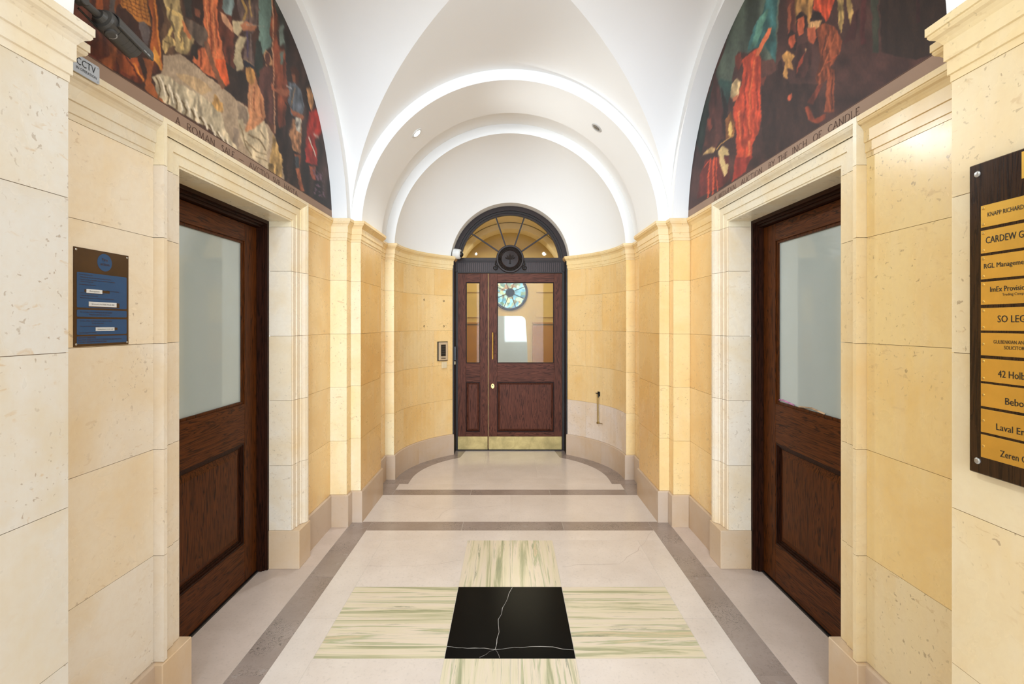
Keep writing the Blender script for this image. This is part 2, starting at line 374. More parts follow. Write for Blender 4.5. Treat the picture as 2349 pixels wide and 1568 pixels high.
for s, side in ((-1, 'left'), (1, 'right')):
    def X(pts): return [(s*a, y) for a, y in pts]
    arc = [bay(p) for p in PH]
    pathA = X([(A2, -1.25), (A2, -0.3), (A2, 0.55), (A2, Y_N2), (A1, Y_N2), (A1, Y_N1), (A_WALL, Y_N1), (A_WALL, 1.835)])
    pathB = X([(A_WALL, 3.155), (A_WALL, Y_F1), (A1, Y_F1), (A1, Y_F2), (A2, Y_F2), (A2, Y_P2), (A1, Y_P2), (A1, Y_B)] + arc + [(arc[-1][0], 5.87)])
    core = []
    for path in (pathA, pathB):
        mt = miters(path, s)
        b = MB(); b.rings([[(q[0]+n.x*p, q[1]+n.y*p, z) for p, z in ((-0.0035, 0), (-0.05, 0), (-0.05, 2.16), (-0.0035, 2.16))] for q, n in zip(path, mt)])
        core.append(b)
    cb = MB()
    for b in core: cb.add(b.v, b.f)
    # wall behind the stone surround, outside the door recess
    wall = struct(cb.build('wall_'+side, MORTAR))
    base = struct(box('baseboard_'+side, s*(A2+0.004), s*(A2+0.02), -1.2, 1.2, 0.0, 0.236, MORTAR))
    corn = struct(box('trim_%d' % (1 if s < 0 else 2), s*(A2+0.004), s*(A2+0.03), -1.2, 1.2, 2.165, 2.30, MORTAR))
    for path, which in ((pathA, 'A'), (pathB, 'B')):
        mt = miters(path, s)
        segs = []
        if which == 'A':
            segs = [(0, 1, 'pier'), (1, 2, 'pier'), (2, 3, 'pier'), (3, 4, 'front'), (4, 5, 'side'), (5, 6, 'front'), (6, 7, 'wall')]
        else:
            segs = [(0, 1, 'wall'), (1, 2, 'front'), (2, 3, 'side'), (3, 4, 'front'), (4, 5, 'pier'), (5, 6, 'side'), (6, 7, 'side'), (7, 8, 'front')]
        for i0, i1, seg in segs:
            for k in range(5):
                z0, z1 = COURSES[k]+G, COURSES[k+1]-G
                ym = (path[i0][1]+path[i1][1])/2
                sweep('stone_block', path, mt, i0, i1, [(-0.02, z0), (0, z0), (0, z1), (-0.02, z1)], STONE, wall, G, color=stone_colour(s, ym, seg, k))
            sweep('skirting_stone', path, mt, i0, i1, SKP, SKIRT, base, 0.0005, color=jitter(SKC, 0.03, 0.02))
            sweep('cornice_stone', path, mt, i0, i1, COR, STONE_P, corn, 0.0005, color=jitter((c(228, 216, 194) if s < 0 else c(232, 208, 160)) if ym < 2.2 else c(244, 222, 180) if seg == 'front' else c(240, 210, 152), 0.03))
        if which == 'B':
            o = 8   # index of PH[0] in the path
            J = {14: PH.index(14), 28: PH.index(28), 41: PH.index(41)}
            for k in range(5):
                cuts = [0] + ([J[14], J[41]] if k % 2 == 0 else [J[28]]) + [len(PH)-1]
                for a, b2 in zip(cuts[:-1], cuts[1:]):
                    z0, z1 = COURSES[k]+G, COURSES[k+1]-G
                    colr = jitter(c(228, 212, 196), 0.02, 0.0) if (s > 0 and k == 0) else stone_colour(s, 5.2, 'bay', k)
                    sweep('stone_block', path, mt, o+a, o+b2, [(-0.02, z0), (0, z0), (0, z1), (-0.02, z1)], STONE, wall, G, color=colr)
                sweep('stone_block', path, mt, o+len(PH)-1, o+len(PH), [(-0.02, COURSES[k]+G), (0, COURSES[k]+G), (0, COURSES[k+1]-G), (-0.02, COURSES[k+1]-G)], STONE, wall, G, color=jitter(YEL2))
            for a, b2 in ((0, J[28]), (J[28], len(PH)-1)):
                sweep('skirting_stone', path, mt, o+a, o+b2, SKP, SKIRT, base, 0.0008, color=jitter(SKC, 0.03, 0.02))
                sweep('cornice_stone', path, mt, o+a, o+b2, COR, STONE_P, corn, 0.0008, color=jitter(c(240, 214, 160), 0.03))
            sweep('skirting_stone', path, mt, o+len(PH)-1, o+len(PH), SKP, SKIRT, base, 0.0008, color=jitter(SKC, 0.03, 0.02))
            sweep('cornice_stone', path, mt, o+len(PH)-1, o+len(PH), COR, STONE_P, corn, 0.0008, color=jitter(YEL2, 0.03))
    # ---- moulded stone surround of the side door
    AR = [(0, -0.150), (0, -0.005), (0.010, -0.005), (0.010, 0.0005), (0.052, 0.0005), (0.052, 0.0065), (0.098, 0.0065), (0.098, 0.013), (0.104, 0.015),
          (0.111, 0.021), (0.118, 0.029), (0.126, 0.034), (0.131, 0.035), (0.131, 0.039), (0.15, 0.039), (0.15, -0.150)]
    arch = struct(MB().box(s*1.37, s*1.5, OP0-0.14, OP0-0.01, 0.02, 2.3).box(s*1.37, s*1.5, OP1+0.01, OP1+0.14, 0.02, 2.3).box(s*1.37, s*1.5, OP0, OP1, ZH+0.012, 2.3).build('trim_%d' % (3 if s < 0 else 4), MORTAR))
    def arch_piece(y_edge, dirn, z0, z1, mitre_top):
        r0 = [(s*(A_WALL-p), y_edge+dirn*wd, z0) for wd, p in AR]
        r1 = [(s*(A_WALL-p), y_edge+dirn*wd, (z1+wd) if mitre_top else z1) for wd, p in AR]
        return MB().rings([r0, r1])
    for y_edge, dirn in ((OP0, -1), (OP1, 1)):
        cuts = [0.24, 0.644, 1.048, 1.451, 1.854, 2.13 if True else ZH]
        for k in range(5):
            arch_piece(y_edge, dirn, cuts[k]+0.0009, cuts[k+1]-0.0009, False).build('architrave_stone', STONE_P, arch,
                color=jitter((c(236, 222, 202) if s < 0 else c(240, 218, 174)) if dirn < 0 else PALE2, 0.03))
    rA = [[(s*(A_WALL-p), OP0-wd, 2.1309) for wd, p in AR], [(s*(A_WALL-p), OP0-wd, ZH+wd) for wd, p in AR],
          [(s*(A_WALL-p), OP1+wd, ZH+wd) for wd, p in AR], [(s*(A_WALL-p), OP1+wd, 2.1309) for wd, p in AR]]
    MB().rings(rA).build('lintel_stone', STONE_P, arch, color=jitter(c(243, 230, 200), 0.02))
    for y0, y1 in ((OP0-0.165, OP0+0.004), (OP1-0.004, OP1+0.165)):
        b = bevel(box('plinth_stone', s*1.312, s*1.507, y0, y1, 0.0, 0.239, SKIRT, base, color=jitter(c(218, 194, 166), 0.03, 0.03)), 0.003, 1)

# ------------------------------------------------------------------ floor
floor = struct(MB().box(-1.62, 1.62, -1.6, 5.9, -0.12, -0.0012).build('floor', GROUT))
def tile(pts, m, parent=floor, name='floor_tile', g=0.0009, col=None):
    cx = sum(p[0] for p in pts)/len(pts); cy = sum(p[1] for p in pts)/len(pts)
    # inset every edge by g
    n = len(pts); P = [Vector(p) for p in pts]; out = []
    area2 = sum(P[i].x*P[(i+1) % n].y-P[(i+1) % n].x*P[i].y for i in range(n))
    if area2 < 0: P.reverse()
    for i in range(n):
        a, b, d = P[i-1], P[i], P[(i+1) % n]
        e1 = (b-a).normalized(); e2 = (d-b).normalized(); n1 = Vector((-e1.y, e1.x)); n2 = Vector((-e2.y, e2.x))
        out.append(b + (n1+n2)/(1+n1.dot(n2))*g)
    b = MB().rings([[(p.x, p.y, -0.02) for p in out], [(p.x, p.y, 0.0) for p in out]])
    return b.build(name, m, parent)
def rect(x0, x1, y0, y1, m, **k): return tile([(x0, y0), (x1, y0), (x1, y1), (x0, y1)], m, **k)
T = 0.6
fx, y3, y0f = 0.9, 3.401, 1.601
rect(-0.3, 0.3, 2.2, 2.8, BLACK, name='black_marble_tile')
for ya, yb in ((2.8, y3), (y0f, 2.2)):
    rect(-0.3, 0, ya, yb, GREEN_Y, name='green_marble_tile'); rect(0, 0.3, ya, yb, GREEN_Y, name='green_marble_tile')
for xa, xb in ((-0.9, -0.3), (0.3, 0.9)):
    rect(xa, xb, 2.5, 2.8, GREEN_X, name='green_marble_tile'); rect(xa, xb, 2.2, 2.5, GREEN_X, name='green_marble_tile')
    rect(xa, xb, 2.8, y3, CREAM); rect(xa, xb, y0f, 2.2, CREAM)
xi, xo = 1.064, 1.22
for s in (-1, 1):
    rect(s*0.9, s*xi, 2.5, y3, CREAM); rect(s*0.9, s*xi, y0f, 2.5, CREAM)
    rect(0, s*xi, y3, 3.566, CREAM); rect(0, s*xi, 1.436, y0f, CREAM)
    for a, b in ((2.91, 3.723), (2.093, 2.91), (1.28, 2.093)): rect(s*xi, s*xo, a, b, DARKBAND, name='dark_marble_strip')
    rect(0, s*1.152, 3.723, 4.303, CREAM)
    rect(s*xo, s*1.36, 3.03, 3.723, CREAM2); rect(s*xo, s*1.36, 1.28, 1.96, CREAM2)
    rect(s*xo, s*1.60, 1.96, 3.03, CREAM2)
    rect(s*1.055, s*1.235, 4.303, 4.601, DARKBAND, name='dark_marble_strip')
    rect(0, s*1.152, 0.7, 1.28, CREAM); rect(0, s*1.152, 0.1, 0.7, CREAM); rect(0, s*1.152, -0.6, 0.1, CREAM); rect(0, s*1.152, -1.55, -0.6, CREAM)
    # curved dark border of the apse
    def el(ph, a, b_): return (s*a*math.cos(R(ph)), Y_B+b_*math.sin(R(ph)))
    tile([(s*0.972, 4.601), (s*1.235, 4.601), (s*1.235, 4.74), (s*0.972, 4.74)], DARKBAND, name='dark_marble_strip')
    for a, b in ((0, 28), (28, 54)):
        n = 8
        outer = [el(a+(b-a)*i/n, 1.139, 1.119) for i in range(n+1)]; inner = [el(a+(b-a)*i/n, 0.972, 0.955) for i in range(n+1)]
        tile(outer+inner[::-1], DARKBAND, name='dark_marble_strip', g=0.0006)
    tile([el(54, 1.139, 1.119), (s*0.675, 5.84), (s*0.53, 5.84), el(54, 0.972, 0.955)], DARKBAND, name='dark_marble_strip')
    yj = 4.77; ph0 = math.degrees(math.asin(0.03/0.955))
    side = [el(ph0+(54-ph0)*i/14, 0.972, 0.955) for i in range(15)]
    tile([(s*0.28, yj)]+side+[(s*0.53, 5.84), (s*0.28, 5.84)], CREAM, g=0.0006)
xs = [-xi, -0.36, 0.40, xi]
for a, b in zip(xs[:-1], xs[1:]): rect(a, b, 3.566, 3.723, DARKBAND, name='dark_marble_strip')
for a, b in zip(xs[:-1], xs[1:]): rect(a, b, 1.28, 1.436, DARKBAND, name='dark_marble_strip')
xs = [-1.055, -0.355, 0.36, 1.055]
for a, b in zip(xs[:-1], xs[1:]): rect(a, b, 4.303, 4.445, DARKBAND, name='dark_marble_strip')
rect(-1.055, 1.055, 4.445, 4.601, CREAM); rect(-0.972, 0.972, 4.601, 4.77, CREAM); rect(-0.28, 0.28, 4.77, 5.84, CREAM)
def vein(px, wd, m, name='crack'):
    """thin inlaid line on the floor, given through points"""
    P = [Vector(p) for p in px]; vs = []; fs = []
    Q = [P[0]]
    for a, b in zip(P[:-1], P[1:]):
        for k in (1, 2, 3):
            q = a.lerp(b, k/3); L = (b-a).length*0.06
            Q.append(q+Vector((random.uniform(-L, L), random.uniform(-L, L))) if k < 3 else b)
    for i, q in enumerate(Q):
        d = (Q[min(i+1, len(Q)-1)]-Q[max(i-1, 0)]).normalized(); n = Vector((-d.y, d.x))*wd*0.5*random.uniform(0.4, 1.3)
        vs += [(q.x+n.x, q.y+n.y, 0.0003), (q.x-n.x, q.y-n.y, 0.0003)]
    for i in range(len(Q)-1): fs.append((2*i, 2*i+1, 2*i+3, 2*i+2))
    return link_mesh(name, vs, fs, m, floor)
def fp(x, y):
    d = F*EYE/(y-HY); return ((x-HX)*d/F, d)
for pts, wd, m in (([(1175, 1347), (1158, 1385), (1143, 1420), (1140, 1465), (1136, 1488)], 0.0022, CRACKW), ([(1024, 1482), (1060, 1485), (1100, 1486), (1136, 1489), (1180, 1484), (1240, 1482), (1316, 1490)], 0.0026, CRACKW),
                   ([(1136, 1489), (1100, 1507)], 0.001, CRACKW), ([(1136, 1489), (1146, 1508)], 0.001, CRACKW),
                   ([(788, 1299), (880, 1298), (960, 1298), (1010, 1292), (1058, 1284)], 0.0018, CRACKD), ([(1289, 1300), (1340, 1294), (1420, 1293), (1450, 1270), (1478, 1246), (1498, 1217)], 0.0022, CRACKD),
                   ([(885, 1143), (950, 1162), (980, 1168), (1080, 1166), (1150, 1158)], 0.0025, CRACKD), ([(998, 1192), (1020, 1172), (1045, 1160)], 0.0022, CRACKD)):
    vein([fp(*p) for p in pts], wd, m, 'crack')

# ------------------------------------------------------------------ white plaster vaults
ceil = struct(box('ceiling', -1.24, 1.24, -1.55, 6.0, 3.62, 3.7, PLASTER))
RV, RS, RL = 1.23, 1.146, 1.15
def cell(k):
    def fn(u, v):
        a = (u*2-1)*PI/2; x = RV*math.sin(a); z = ZC+RV*math.cos(a)
        d = abs(x)+(RV-abs(x))*v
        return [(x, D0+d, z), (x, D0-d, z), (d, D0+x, z), (-d, D0+x, z)][k]
    return fn
for k in range(4): grid('vault_cell', cell(k), 64, 16, PLASTER, ceil)
def cyl_y(name, r, ya, yb, n=72): grid(name, lambda u, v: (r*math.cos(u*PI), ya+(yb-ya)*v, ZC+r*math.sin(u*PI)), n, 2, PLASTER, ceil)
def ann_y(name, y, ra, rb, n=72): grid(name, lambda u, v: ((ra+(rb-ra)*v)*math.cos(u*PI), y, ZC+(ra+(rb-ra)*v)*math.sin(u*PI)), n, 1, PLASTER, ceil)
YV0, YV1 = D0-RV, D0+RV
cyl_y('arch_soffit', RS, YV1, Y_P2); ann_y('arch_face', YV1, RS, RV); ann_y('arch_face', Y_P2, RS, RV)
cyl_y('arch_soffit', RV, Y_P2, Y_B); ann_y('arch_face', Y_B, 1.137, RV)
cyl_y('arch_soffit', RS, 0.68, YV0); ann_y('arch_face', YV0, RS, RV); ann_y('arch_face', 0.68, RS, RV); cyl_y('arch_soffit', RV, -1.5, 0.68)
for s in (-1, 1):
    la = struct(grid('trim_%d' % (7 if s < 0 else 8), lambda u, v: (s*(1.36+(A1-1.36)*v), D0+RL*math.cos(u*PI), ZC+RL*math.sin(u*PI)), 72, 2, PLASTER))
    grid('wall_arch_face', lambda u, v: (s*A1, D0+(RL+(RV-RL)*v)*math.cos(u*PI), ZC+(RL+(RV-RL)*v)*math.sin(u*PI)), 72, 1, PLASTER, la)
ZD, RD = 2.249, 0.695
def dome_y(x, z):
    q = 1-(x/BX)**2-(max(0, z-ZC)/1.137)**2
    return Y_B+BY*math.sqrt(max(0, q))
def apse(u, v):
    a = u*PI; t = math.sin(v*PI/2)
    ix, iz = RD*math.cos(a), ZD+RD*math.sin(a); ox, oz = BX*math.cos(a), ZC+1.137*math.sin(a)
    x, z = ix+(ox-ix)*t, iz+(oz-iz)*t
    return (x, dome_y(x, z), z)
grid('apse_dome', apse, 80, 28, PLASTER, ceil)
grid('door_arch_reveal', lambda u, v: (RD*math.cos(u*PI), dome_y(RD*math.cos(u*PI), ZD+RD*math.sin(u*PI))*(1-v)+5.89*v, ZD+RD*math.sin(u*PI)), 60, 2, PLASTER, ceil)

# ------------------------------------------------------------------ side doors (door_1 left, door_2 right)
def side_door(s, n):
    xf = 1.56
    d = struct(box('door_%d' % n, s*1.592, s*1.60, OP0-0.02, OP1+0.02, 0.0, 2.17, FRAMEW))
    P = lambda nm, a0, a1, y0, y1, z0, z1, m, par=d: box(nm, s*a0, s*a1, y0, y1, z0, z1, m, par)
    for ya, yb, nm in ((OP0, 2.022, 'frame_jamb'), (2.968, OP1, 'frame_jamb')):
        dy = 1 if ya < 2.5 else -1; e = OP0 if dy > 0 else OP1
        MB().box(s*1.502, s*1.592, e, e+dy*0.020, 0.002, ZH).box(s*1.518, s*1.592, e+dy*0.020, e+dy*0.028, 0.002, ZH-0.02).box(s*1.530, s*1.592, e+dy*0.028, e+dy*0.037, 0.002, ZH-0.028).build(nm, FRAMEW, d)
    MB().box(s*1.502, s*1.592, OP0+0.0205, OP1-0.0205, ZH-0.02, ZH).box(s*1.518, s*1.592, OP0+0.0285, OP1-0.0285, ZH-0.032, ZH-0.0205).box(s*1.530, s*1.592, OP0+0.0375, OP1-0.0375, ZH-0.046, ZH-0.0325).build('frame_head', FRAMEX, d)
    L0, L1, zt = 2.0245, 2.9655, ZH-0.049
    st = 0.130
    for ya, yb in ((L0, L0+st), (L1-st, L1)): bevel(P('stile', xf, 1.591, ya, yb, 0.012, zt, WOODV), 0.0015, 1)
    ya, yb = L0+st+0.0003, L1-st-0.0003
    for z0, z1 in ((0.012, 0.235), (0.828, 1.058), (2.012, zt)): bevel(P('rail', xf, 1.591, ya, yb, z0, z1, WOODY), 0.0015, 1)
    # moulding around the lower panel
    m_ = MB()
    for k, (o, p) in enumerate(((0.0, 0.0), (0.010, 0.008), (0.020, 0.016))):
        for (y0, y1, z0, z1) in ((ya+o, yb-o, 0.235+o, 0.245+o), (ya+o, yb-o, 0.818-o, 0.828-o), (ya+o, ya+o+0.010, 0.245+o, 0.818-o), (yb-o-0.010, yb-o, 0.245+o, 0.818-o)):
            m_.box(s*(xf+0.003+p), s*1.5905, y0, y1, z0, z1)
    m_.build('panel_moulding', FRAMEW, d)
    a, b_, zl, zh = ya+0.032, yb-0.032, 0.267, 0.796
    i = 0.035
    MB().rings([[(s*1.588, a-0.004, zl-0.004), (s*1.588, b_+0.004, zl-0.004), (s*1.588, b_+0.004, zh+0.004), (s*1.588, a-0.004, zh+0.004)],
                [(s*1.580, a, zl), (s*1.580, b_, zl), (s*1.580, b_, zh), (s*1.580, a, zh)],
                [(s*1.568, a+i, zl+i), (s*1.568, b_-i, zl+i), (s*1.568, b_-i, zh-i), (s*1.568, a+i, zh-i)]]).build('panel', WOODV, d)
    m_ = MB()
    for (y0, y1, z0, z1) in ((ya, yb, 1.058, 1.072), (ya, yb, 1.998, 2.012), (ya, ya+0.014, 1.072, 1.998), (yb-0.014, yb, 1.072, 1.998)):
        m_.box(s*(xf+0.008), s*1.5905, y0, y1, z0, z1)
    m_.build('glazing_bead', WOODV, d)
    P('frosted_pane', 1.578, 1.584, ya+0.010, yb-0.010, 1.068, 2.002, FROST)
    P('threshold', 1.550, 1.60, OP0+0.001, OP1-0.001, 0.0005, 0.010, BLACKPL)
    return d
side_door(-1, 1); side_door(1, 2)

# ------------------------------------------------------------------ front door at the end (door_3) with its fanlight (window_1)
KX = 5.83/F
def fx_(x): return (x-HX)*KX
def fz_(y): return EYE-(y-HY)*KX
YD = 5.83
d3 = struct(MB().box(-0.70, -0.632, YD+0.012, YD+0.06, 0, 2.14).box(0.632, 0.70, YD+0.012, YD+0.06, 0, 2.14).build('door_3', BRONZE2))
for s in (-1, 1):
    MB().box(s*0.631, s*0.672, YD-0.008, YD+0.011, 0.002, 2.16).box(s*0.655, s*0.6715, YD-0.19, YD-0.008, 0.002, 2.30).build('frame_jamb', BRONZE2, d3)
Z_T = fz_(627)
def leaf(x0, x1, px0, px1, name):
    a, b = x0, x1; p0, p1 = px0, px1
    gz0, gz1 = fz_(833), fz_(647); pz0, pz1 = fz_(990), fz_(875.5)
    for u0, u1 in ((a, p0), (p1, b)): bevel(box('stile', u0+0.0003, u1-0.0003, YD, YD+0.04, 0.015, Z_T, WOODV2, d3), 0.0012, 1)
    for z0, z1 in ((0.015, pz0), (pz1, gz0), (gz1, Z_T)): bevel(box('rail', p0+0.0003, p1-0.0003, YD, YD+0.04, z0, z1, WOODX2, d3), 0.0012, 1)
    m_ = MB()
    for (u0, u1, z0, z1) in ((p0, p1, pz0, pz0+0.009), (p0, p1, pz1-0.009, pz1), (p0, p0+0.009, pz0+0.009, pz1-0.009), (p1-0.009, p1, pz0+0.009, pz1-0.009)):
        m_.box(u0, u1, YD-0.007, YD+0.035, z0, z1)
    m_.build('panel_moulding', FRAMEW, d3)
    i = 0.026
    f = [(p0+0.009, pz0+0.009), (p1-0.009, pz0+0.009), (p1-0.009, pz1-0.009), (p0+0.009, pz1-0.009)]
    sg = [(1, 1), (-1, 1), (-1, -1), (1, -1)]
    MB().rings([[(x, YD+0.034, z) for x, z in f], [(x, YD+0.022, z) for x, z in f], [(x+q[0]*i, YD+0.008, z+q[1]*i) for (x, z), q in zip(f, sg)]]).build('panel', WOODV2, d3)
    m_ = MB()
    for (u0, u1, z0, z1) in ((p0, p1, gz0, gz0+0.010), (p0, p1, gz1-0.010, gz1), (p0, p0+0.010, gz0+0.010, gz1-0.010), (p1-0.010, p1, gz0+0.010, gz1-0.010)):
        m_.box(u0, u1, YD+0.008, YD+0.035, z0, z1)
    m_.build('glazing_bead', FRAMEW, d3)
    box('glass_pane', p0+0.008, p1-0.008, YD+0.018, YD+0.024, gz0+0.008, gz1-0.008, CLEAR, d3)
leaf(fx_(1049.8), fx_(1119.3), fx_(1068.5), fx_(1101.2), 'left'); leaf(fx_(1120.3), fx_(1289), fx_(1140.3), fx_(1271), 'right')
for a, b in ((1050.3, 1118.4), (1121.5, 1288.6)): bevel(box('kick_plate', fx_(a), fx_(b), YD-0.004, YD-0.0002, fz_(1031.5), fz_(1000.5), KICK, d3), 0.001, 1)
hx = fx_(1130.3)
hz0, hz1 = fz_(823), fz_(762)
MB().tube((hx, YD-0.045, hz0), (hx, YD-0.045, hz1), 0.0095, n=16).tube((hx, YD-0.045, hz0+0.02), (hx, YD, hz0+0.02), 0.007, n=12).tube((hx, YD-0.045, hz1-0.02), (hx, YD, hz1-0.02), 0.007, n=12).build('pull_handle', BRASS, d3, smooth=False)
n = 20
ez = fz_(885)
esc = MB().rings([[(hx+0.019*math.cos(2*PI*i/n), yy, ez+0.028*math.sin(2*PI*i/n)) for i in range(n)] for yy in (YD-0.0001, YD-0.005)]).build('lock_escutcheon', BRASS, d3)
MB().tube((hx, YD-0.007, ez+0.006), (hx, YD-0.005, ez+0.006), 0.008, n=14).box(hx-0.002, hx+0.002, YD-0.0075, YD-0.007, ez-0.002, ez+0.010).build('keyhole', BLACKPL, d3)
box('meeting_strip', fx_(1119.35), fx_(1119.95), YD+0.004, YD+0.02, 0.02, Z_T-0.001, KICK, d3)
box('threshold', -0.65, 0.65, YD-0.02, YD+0.05, 0.0005, 0.012, BRONZE2, d3)
MB().box(-0.655, -0.640, YD-0.15, YD-0.10, 1.10, 1.26).build('door_contact', BLACKPL, d3)
MB().box(-0.655, -0.645, YD-0.15, YD-0.115, 1.05, 1.085).build('contact_cover', CREAMPL, d3)
# fanlight
RG = 0.594
zsp = fz_(591.5)
win = struct(MB().box(-0.66, 0.66, YD, YD+0.05, Z_T+0.004, Z_T+0.010).build('window_1', BRONZE))
def arcband(r0, r1, y0, y1, name, m, zmin=2.15, n=60):
    a0 = math.asin(min(1, (zmin-ZD)/r1)) if zmin < ZD else 0
    rings = []
    for i in range(n+1):
        a = a0+(PI-2*a0)*i/n
        rings.append([(r*math.cos(a), y, ZD+r*math.sin(a)) for r, y in ((r0, y0), (r1, y0), (r1, y1), (r0, y1))])
    return MB().rings(rings).build(name, m, win)
arcband(0.640, 0.6935, YD-0.035, YD+0.05, 'arched_frame', BRONZE)
arcband(0.618, 0.640, YD-0.012, YD+0.05, 'arched_frame_bead', BRONZE2)
arcband(RG, 0.618, YD+0.004, YD+0.05, 'arched_sash', BRONZE)
box('transom_rail', -0.655, 0.655, YD-0.02, YD+0.05, zsp-0.038, zsp, BRONZE, win)
box('transom_panel', -0.632, 0.632, YD-0.004, YD+0.05, Z_T+0.010, zsp-0.038, BRONZE, win)
fl = MB(); x = -0.622
while x < 0.622:
    if abs(x+0.0065) > 0.185:
        z0, z1 = Z_T+0.018, zsp-0.046
        fl.box(x, x+0.012, YD-0.013, YD-0.003, z0, z1-0.006); fl.tube((x+0.006, YD-0.013, z1-0.006), (x+0.006, YD-0.003, z1-0.006), 0.006, n=10)
    x += 0.0235
fl.build('fluting', M_plain('bronze_flute', c(62, 42, 38), 0.4, spec=0.3), win)
CZ = fz_(594)
for a in (27, 28):
    pass
angs = [math.degrees(math.atan2(fz_(y)-CZ, fx_(x)-0)) for x, y in ((1080.5, 534), (1137, 496), (1203.5, 496), (1258, 534))]
for a in angs:
    d_ = Vector((math.cos(R(a)), 0, math.sin(R(a)))); o_ = Vector((0, YD+0.010, CZ)); nrm = Vector((-d_.z, 0, d_.x))*0.0085
    # run to the sash circle
    t = 0.70
    for _ in range(40):
        p = o_+d_*t
        if math.hypot(p.x, p.z-ZD) > RG+0.006: t -= 0.004
    q0, q1 = o_+d_*0.15, o_+d_*t
    MB().rings([[q0+nrm, q0-nrm, q0-nrm+Vector((0, 0.03, 0)), q0+nrm+Vector((0, 0.03, 0))], [q1+nrm, q1-nrm, q1-nrm+Vector((0, 0.03, 0)), q1+nrm+Vector((0, 0.03, 0))]]).build('glazing_bar', BRONZE, win)
bounds = [180-2] + sorted(angs, reverse=True) + [2]
for a0, a1 in zip(bounds[:-1], bounds[1:]):
    pts = []
    for k in range(9):
        a = R(a0+(a1-a0)*k/8); t = 0.62
        for _ in range(60):
            if math.hypot(t*math.cos(a), CZ+t*math.sin(a)-ZD) > RG+0.004: t -= 0.003
        pts.append((t*math.cos(a), CZ+t*math.sin(a)))
    inn = [(0.14*math.cos(R(a1+(a0-a1)*k/4)), CZ+0.14*math.sin(R(a1+(a0-a1)*k/4))) for k in range(5)]
    MB().rings([[(x, yy, max(z, zsp-0.002)) for x, z in pts+inn] for yy in (YD+0.024, YD+0.029)]).build('glass_pane', CLEAR, win)
ro = MB().lathe((0, YD+0.03, CZ), (0, -1, 0), [(0, 0.168), (0.055, 0.168), (0.062, 0.163), (0.062, 0.146), (0.05, 0.143), (0.05, 0.112), (0.062, 0.110), (0.064, 0.104), (0.056, 0.100), (0.060, 0.06), (0.064, 0.02), (0.064, 0.001)], 48).build('roundel', BRONZE, win)
wr = MB()
for k in range(40):
    a = 2*PI*k/40
    for rr_, sg in ((0.136, 1), (0.120, -1)):
        p = Vector((rr_*math.cos(a), YD-0.024, CZ+rr_*math.sin(a))); tdir = Vector((-math.sin(a+sg*0.35), 0, math.cos(a+sg*0.35)))*0.014
        wr.lathe(p-tdir, tdir, [(0, 0.001), (0.006, 0.006), (0.014, 0.0085), (0.022, 0.006), (0.028, 0.0005)], 8)
wr.build('laurel_wreath', BRONZE2, win)
em = MB()
for a in (-65, -35, 0, 35, 65):
    d_ = Vector((math.sin(R(a)), -0.15, math.cos(R(a))))
    em.lathe(Vector((0, YD-0.030, CZ-0.012)), d_, [(0, 0.003), (0.025, 0.007), (0.05, 0.009), (0.065, 0.004), (0.07, 0.0005)], 10)
em.tube((0, YD-0.034, CZ-0.062), (0, YD-0.034, CZ-0.01), 0.012, 0.007, n=12)
em.build('carved_emblem', BRONZE2, win)
sc = MB()
for s in (-1, 1):
    prev = None
    for k in range(26):
        t = k/25; a = R(90+520*t); r = 0.034*(1-t*0.8)
        p = Vector((s*(0.178+r*math.cos(a)), YD-0.018, CZ-0.105+r*math.sin(a)))
        if prev is not None: sc.tube(prev, p, 0.006, 0.006, n=8)
        prev = p
    sc.tube((s*0.178, YD-0.018, CZ-0.071), (s*0.168, YD-0.018, CZ-0.01), 0.007, 0.004, n=8)
sc.build('scroll_bracket', BRONZE2, win)

# ------------------------------------------------------------------ hall seen through the front door
hall = struct(MB().box(-1.15, 1.15, 5.9, 9.6, -0.1, 0.0).build('floor_hall', CREAM)); hall.name = 'floor.001'
hw = struct(box('wall_back', -1.15, 1.15, 9.3, 9.4, 0, 3.6, HALLW))
for s in (-1, 1):
    ww = struct(box('wall_hall_'+('left' if s < 0 else 'right'), s*1.05, s*1.15, 5.90, 9.3, 0, 2.3, HALLW))
    MB().box(s*0.96, s*1.05, 7.2, 7.6, 0, 2.12).box(s*0.96, s*1.05, 8.5, 8.9, 0, 2.12).build('pilaster', HALLW, ww)
    MB().box(s*0.93, s*1.05, 5.93, 9.3, 2.12, 2.20).box(s*0.90, s*1.05, 5.93, 9.3, 2.20, 2.26).build('hall_cornice', HALLW, ww)
    box('dado', s*1.02, s*1.05, 5.94, 9.29, 0, 1.50, HALLD, ww)
    MB().box(s*0.99, s*1.05, 5.94, 9.29, 1.50, 1.53).box(s*0.96, s*1.05, 5.94, 9.29, 1.53, 1.56).build('dado_cornice', HALLD, ww)
    dn = MB(); y = 6.0
    while y < 9.2: dn.box(s*0.99, s*1.02, y, y+0.04, 1.455, 1.495); y += 0.08
    dn.build('dentils', HALLD, ww)['kind'] = 'stuff'
    # the same dado on the end wall, and raised panels above it
    box('dado', s*0.43, s*1.02, 9.26, 9.30, 0, 1.50, HALLD, hw); box('dado_cornice', s*0.43, s*1.02, 9.23, 9.30, 1.53, 1.56, HALLD, hw)
    for z0, z1 in ((1.66, 1.70), (2.14, 2.18)): box('panel_moulding', s*0.50, s*0.92, 9.27, 9.30, z0, z1, HALLW, hw)
    # the solid wall on either side of the door
    ws = struct(box('trim_%d' % (5 if s < 0 else 6), s*0.70, s*1.25, 5.90, 5.94, 0, 3.6, HALLC))
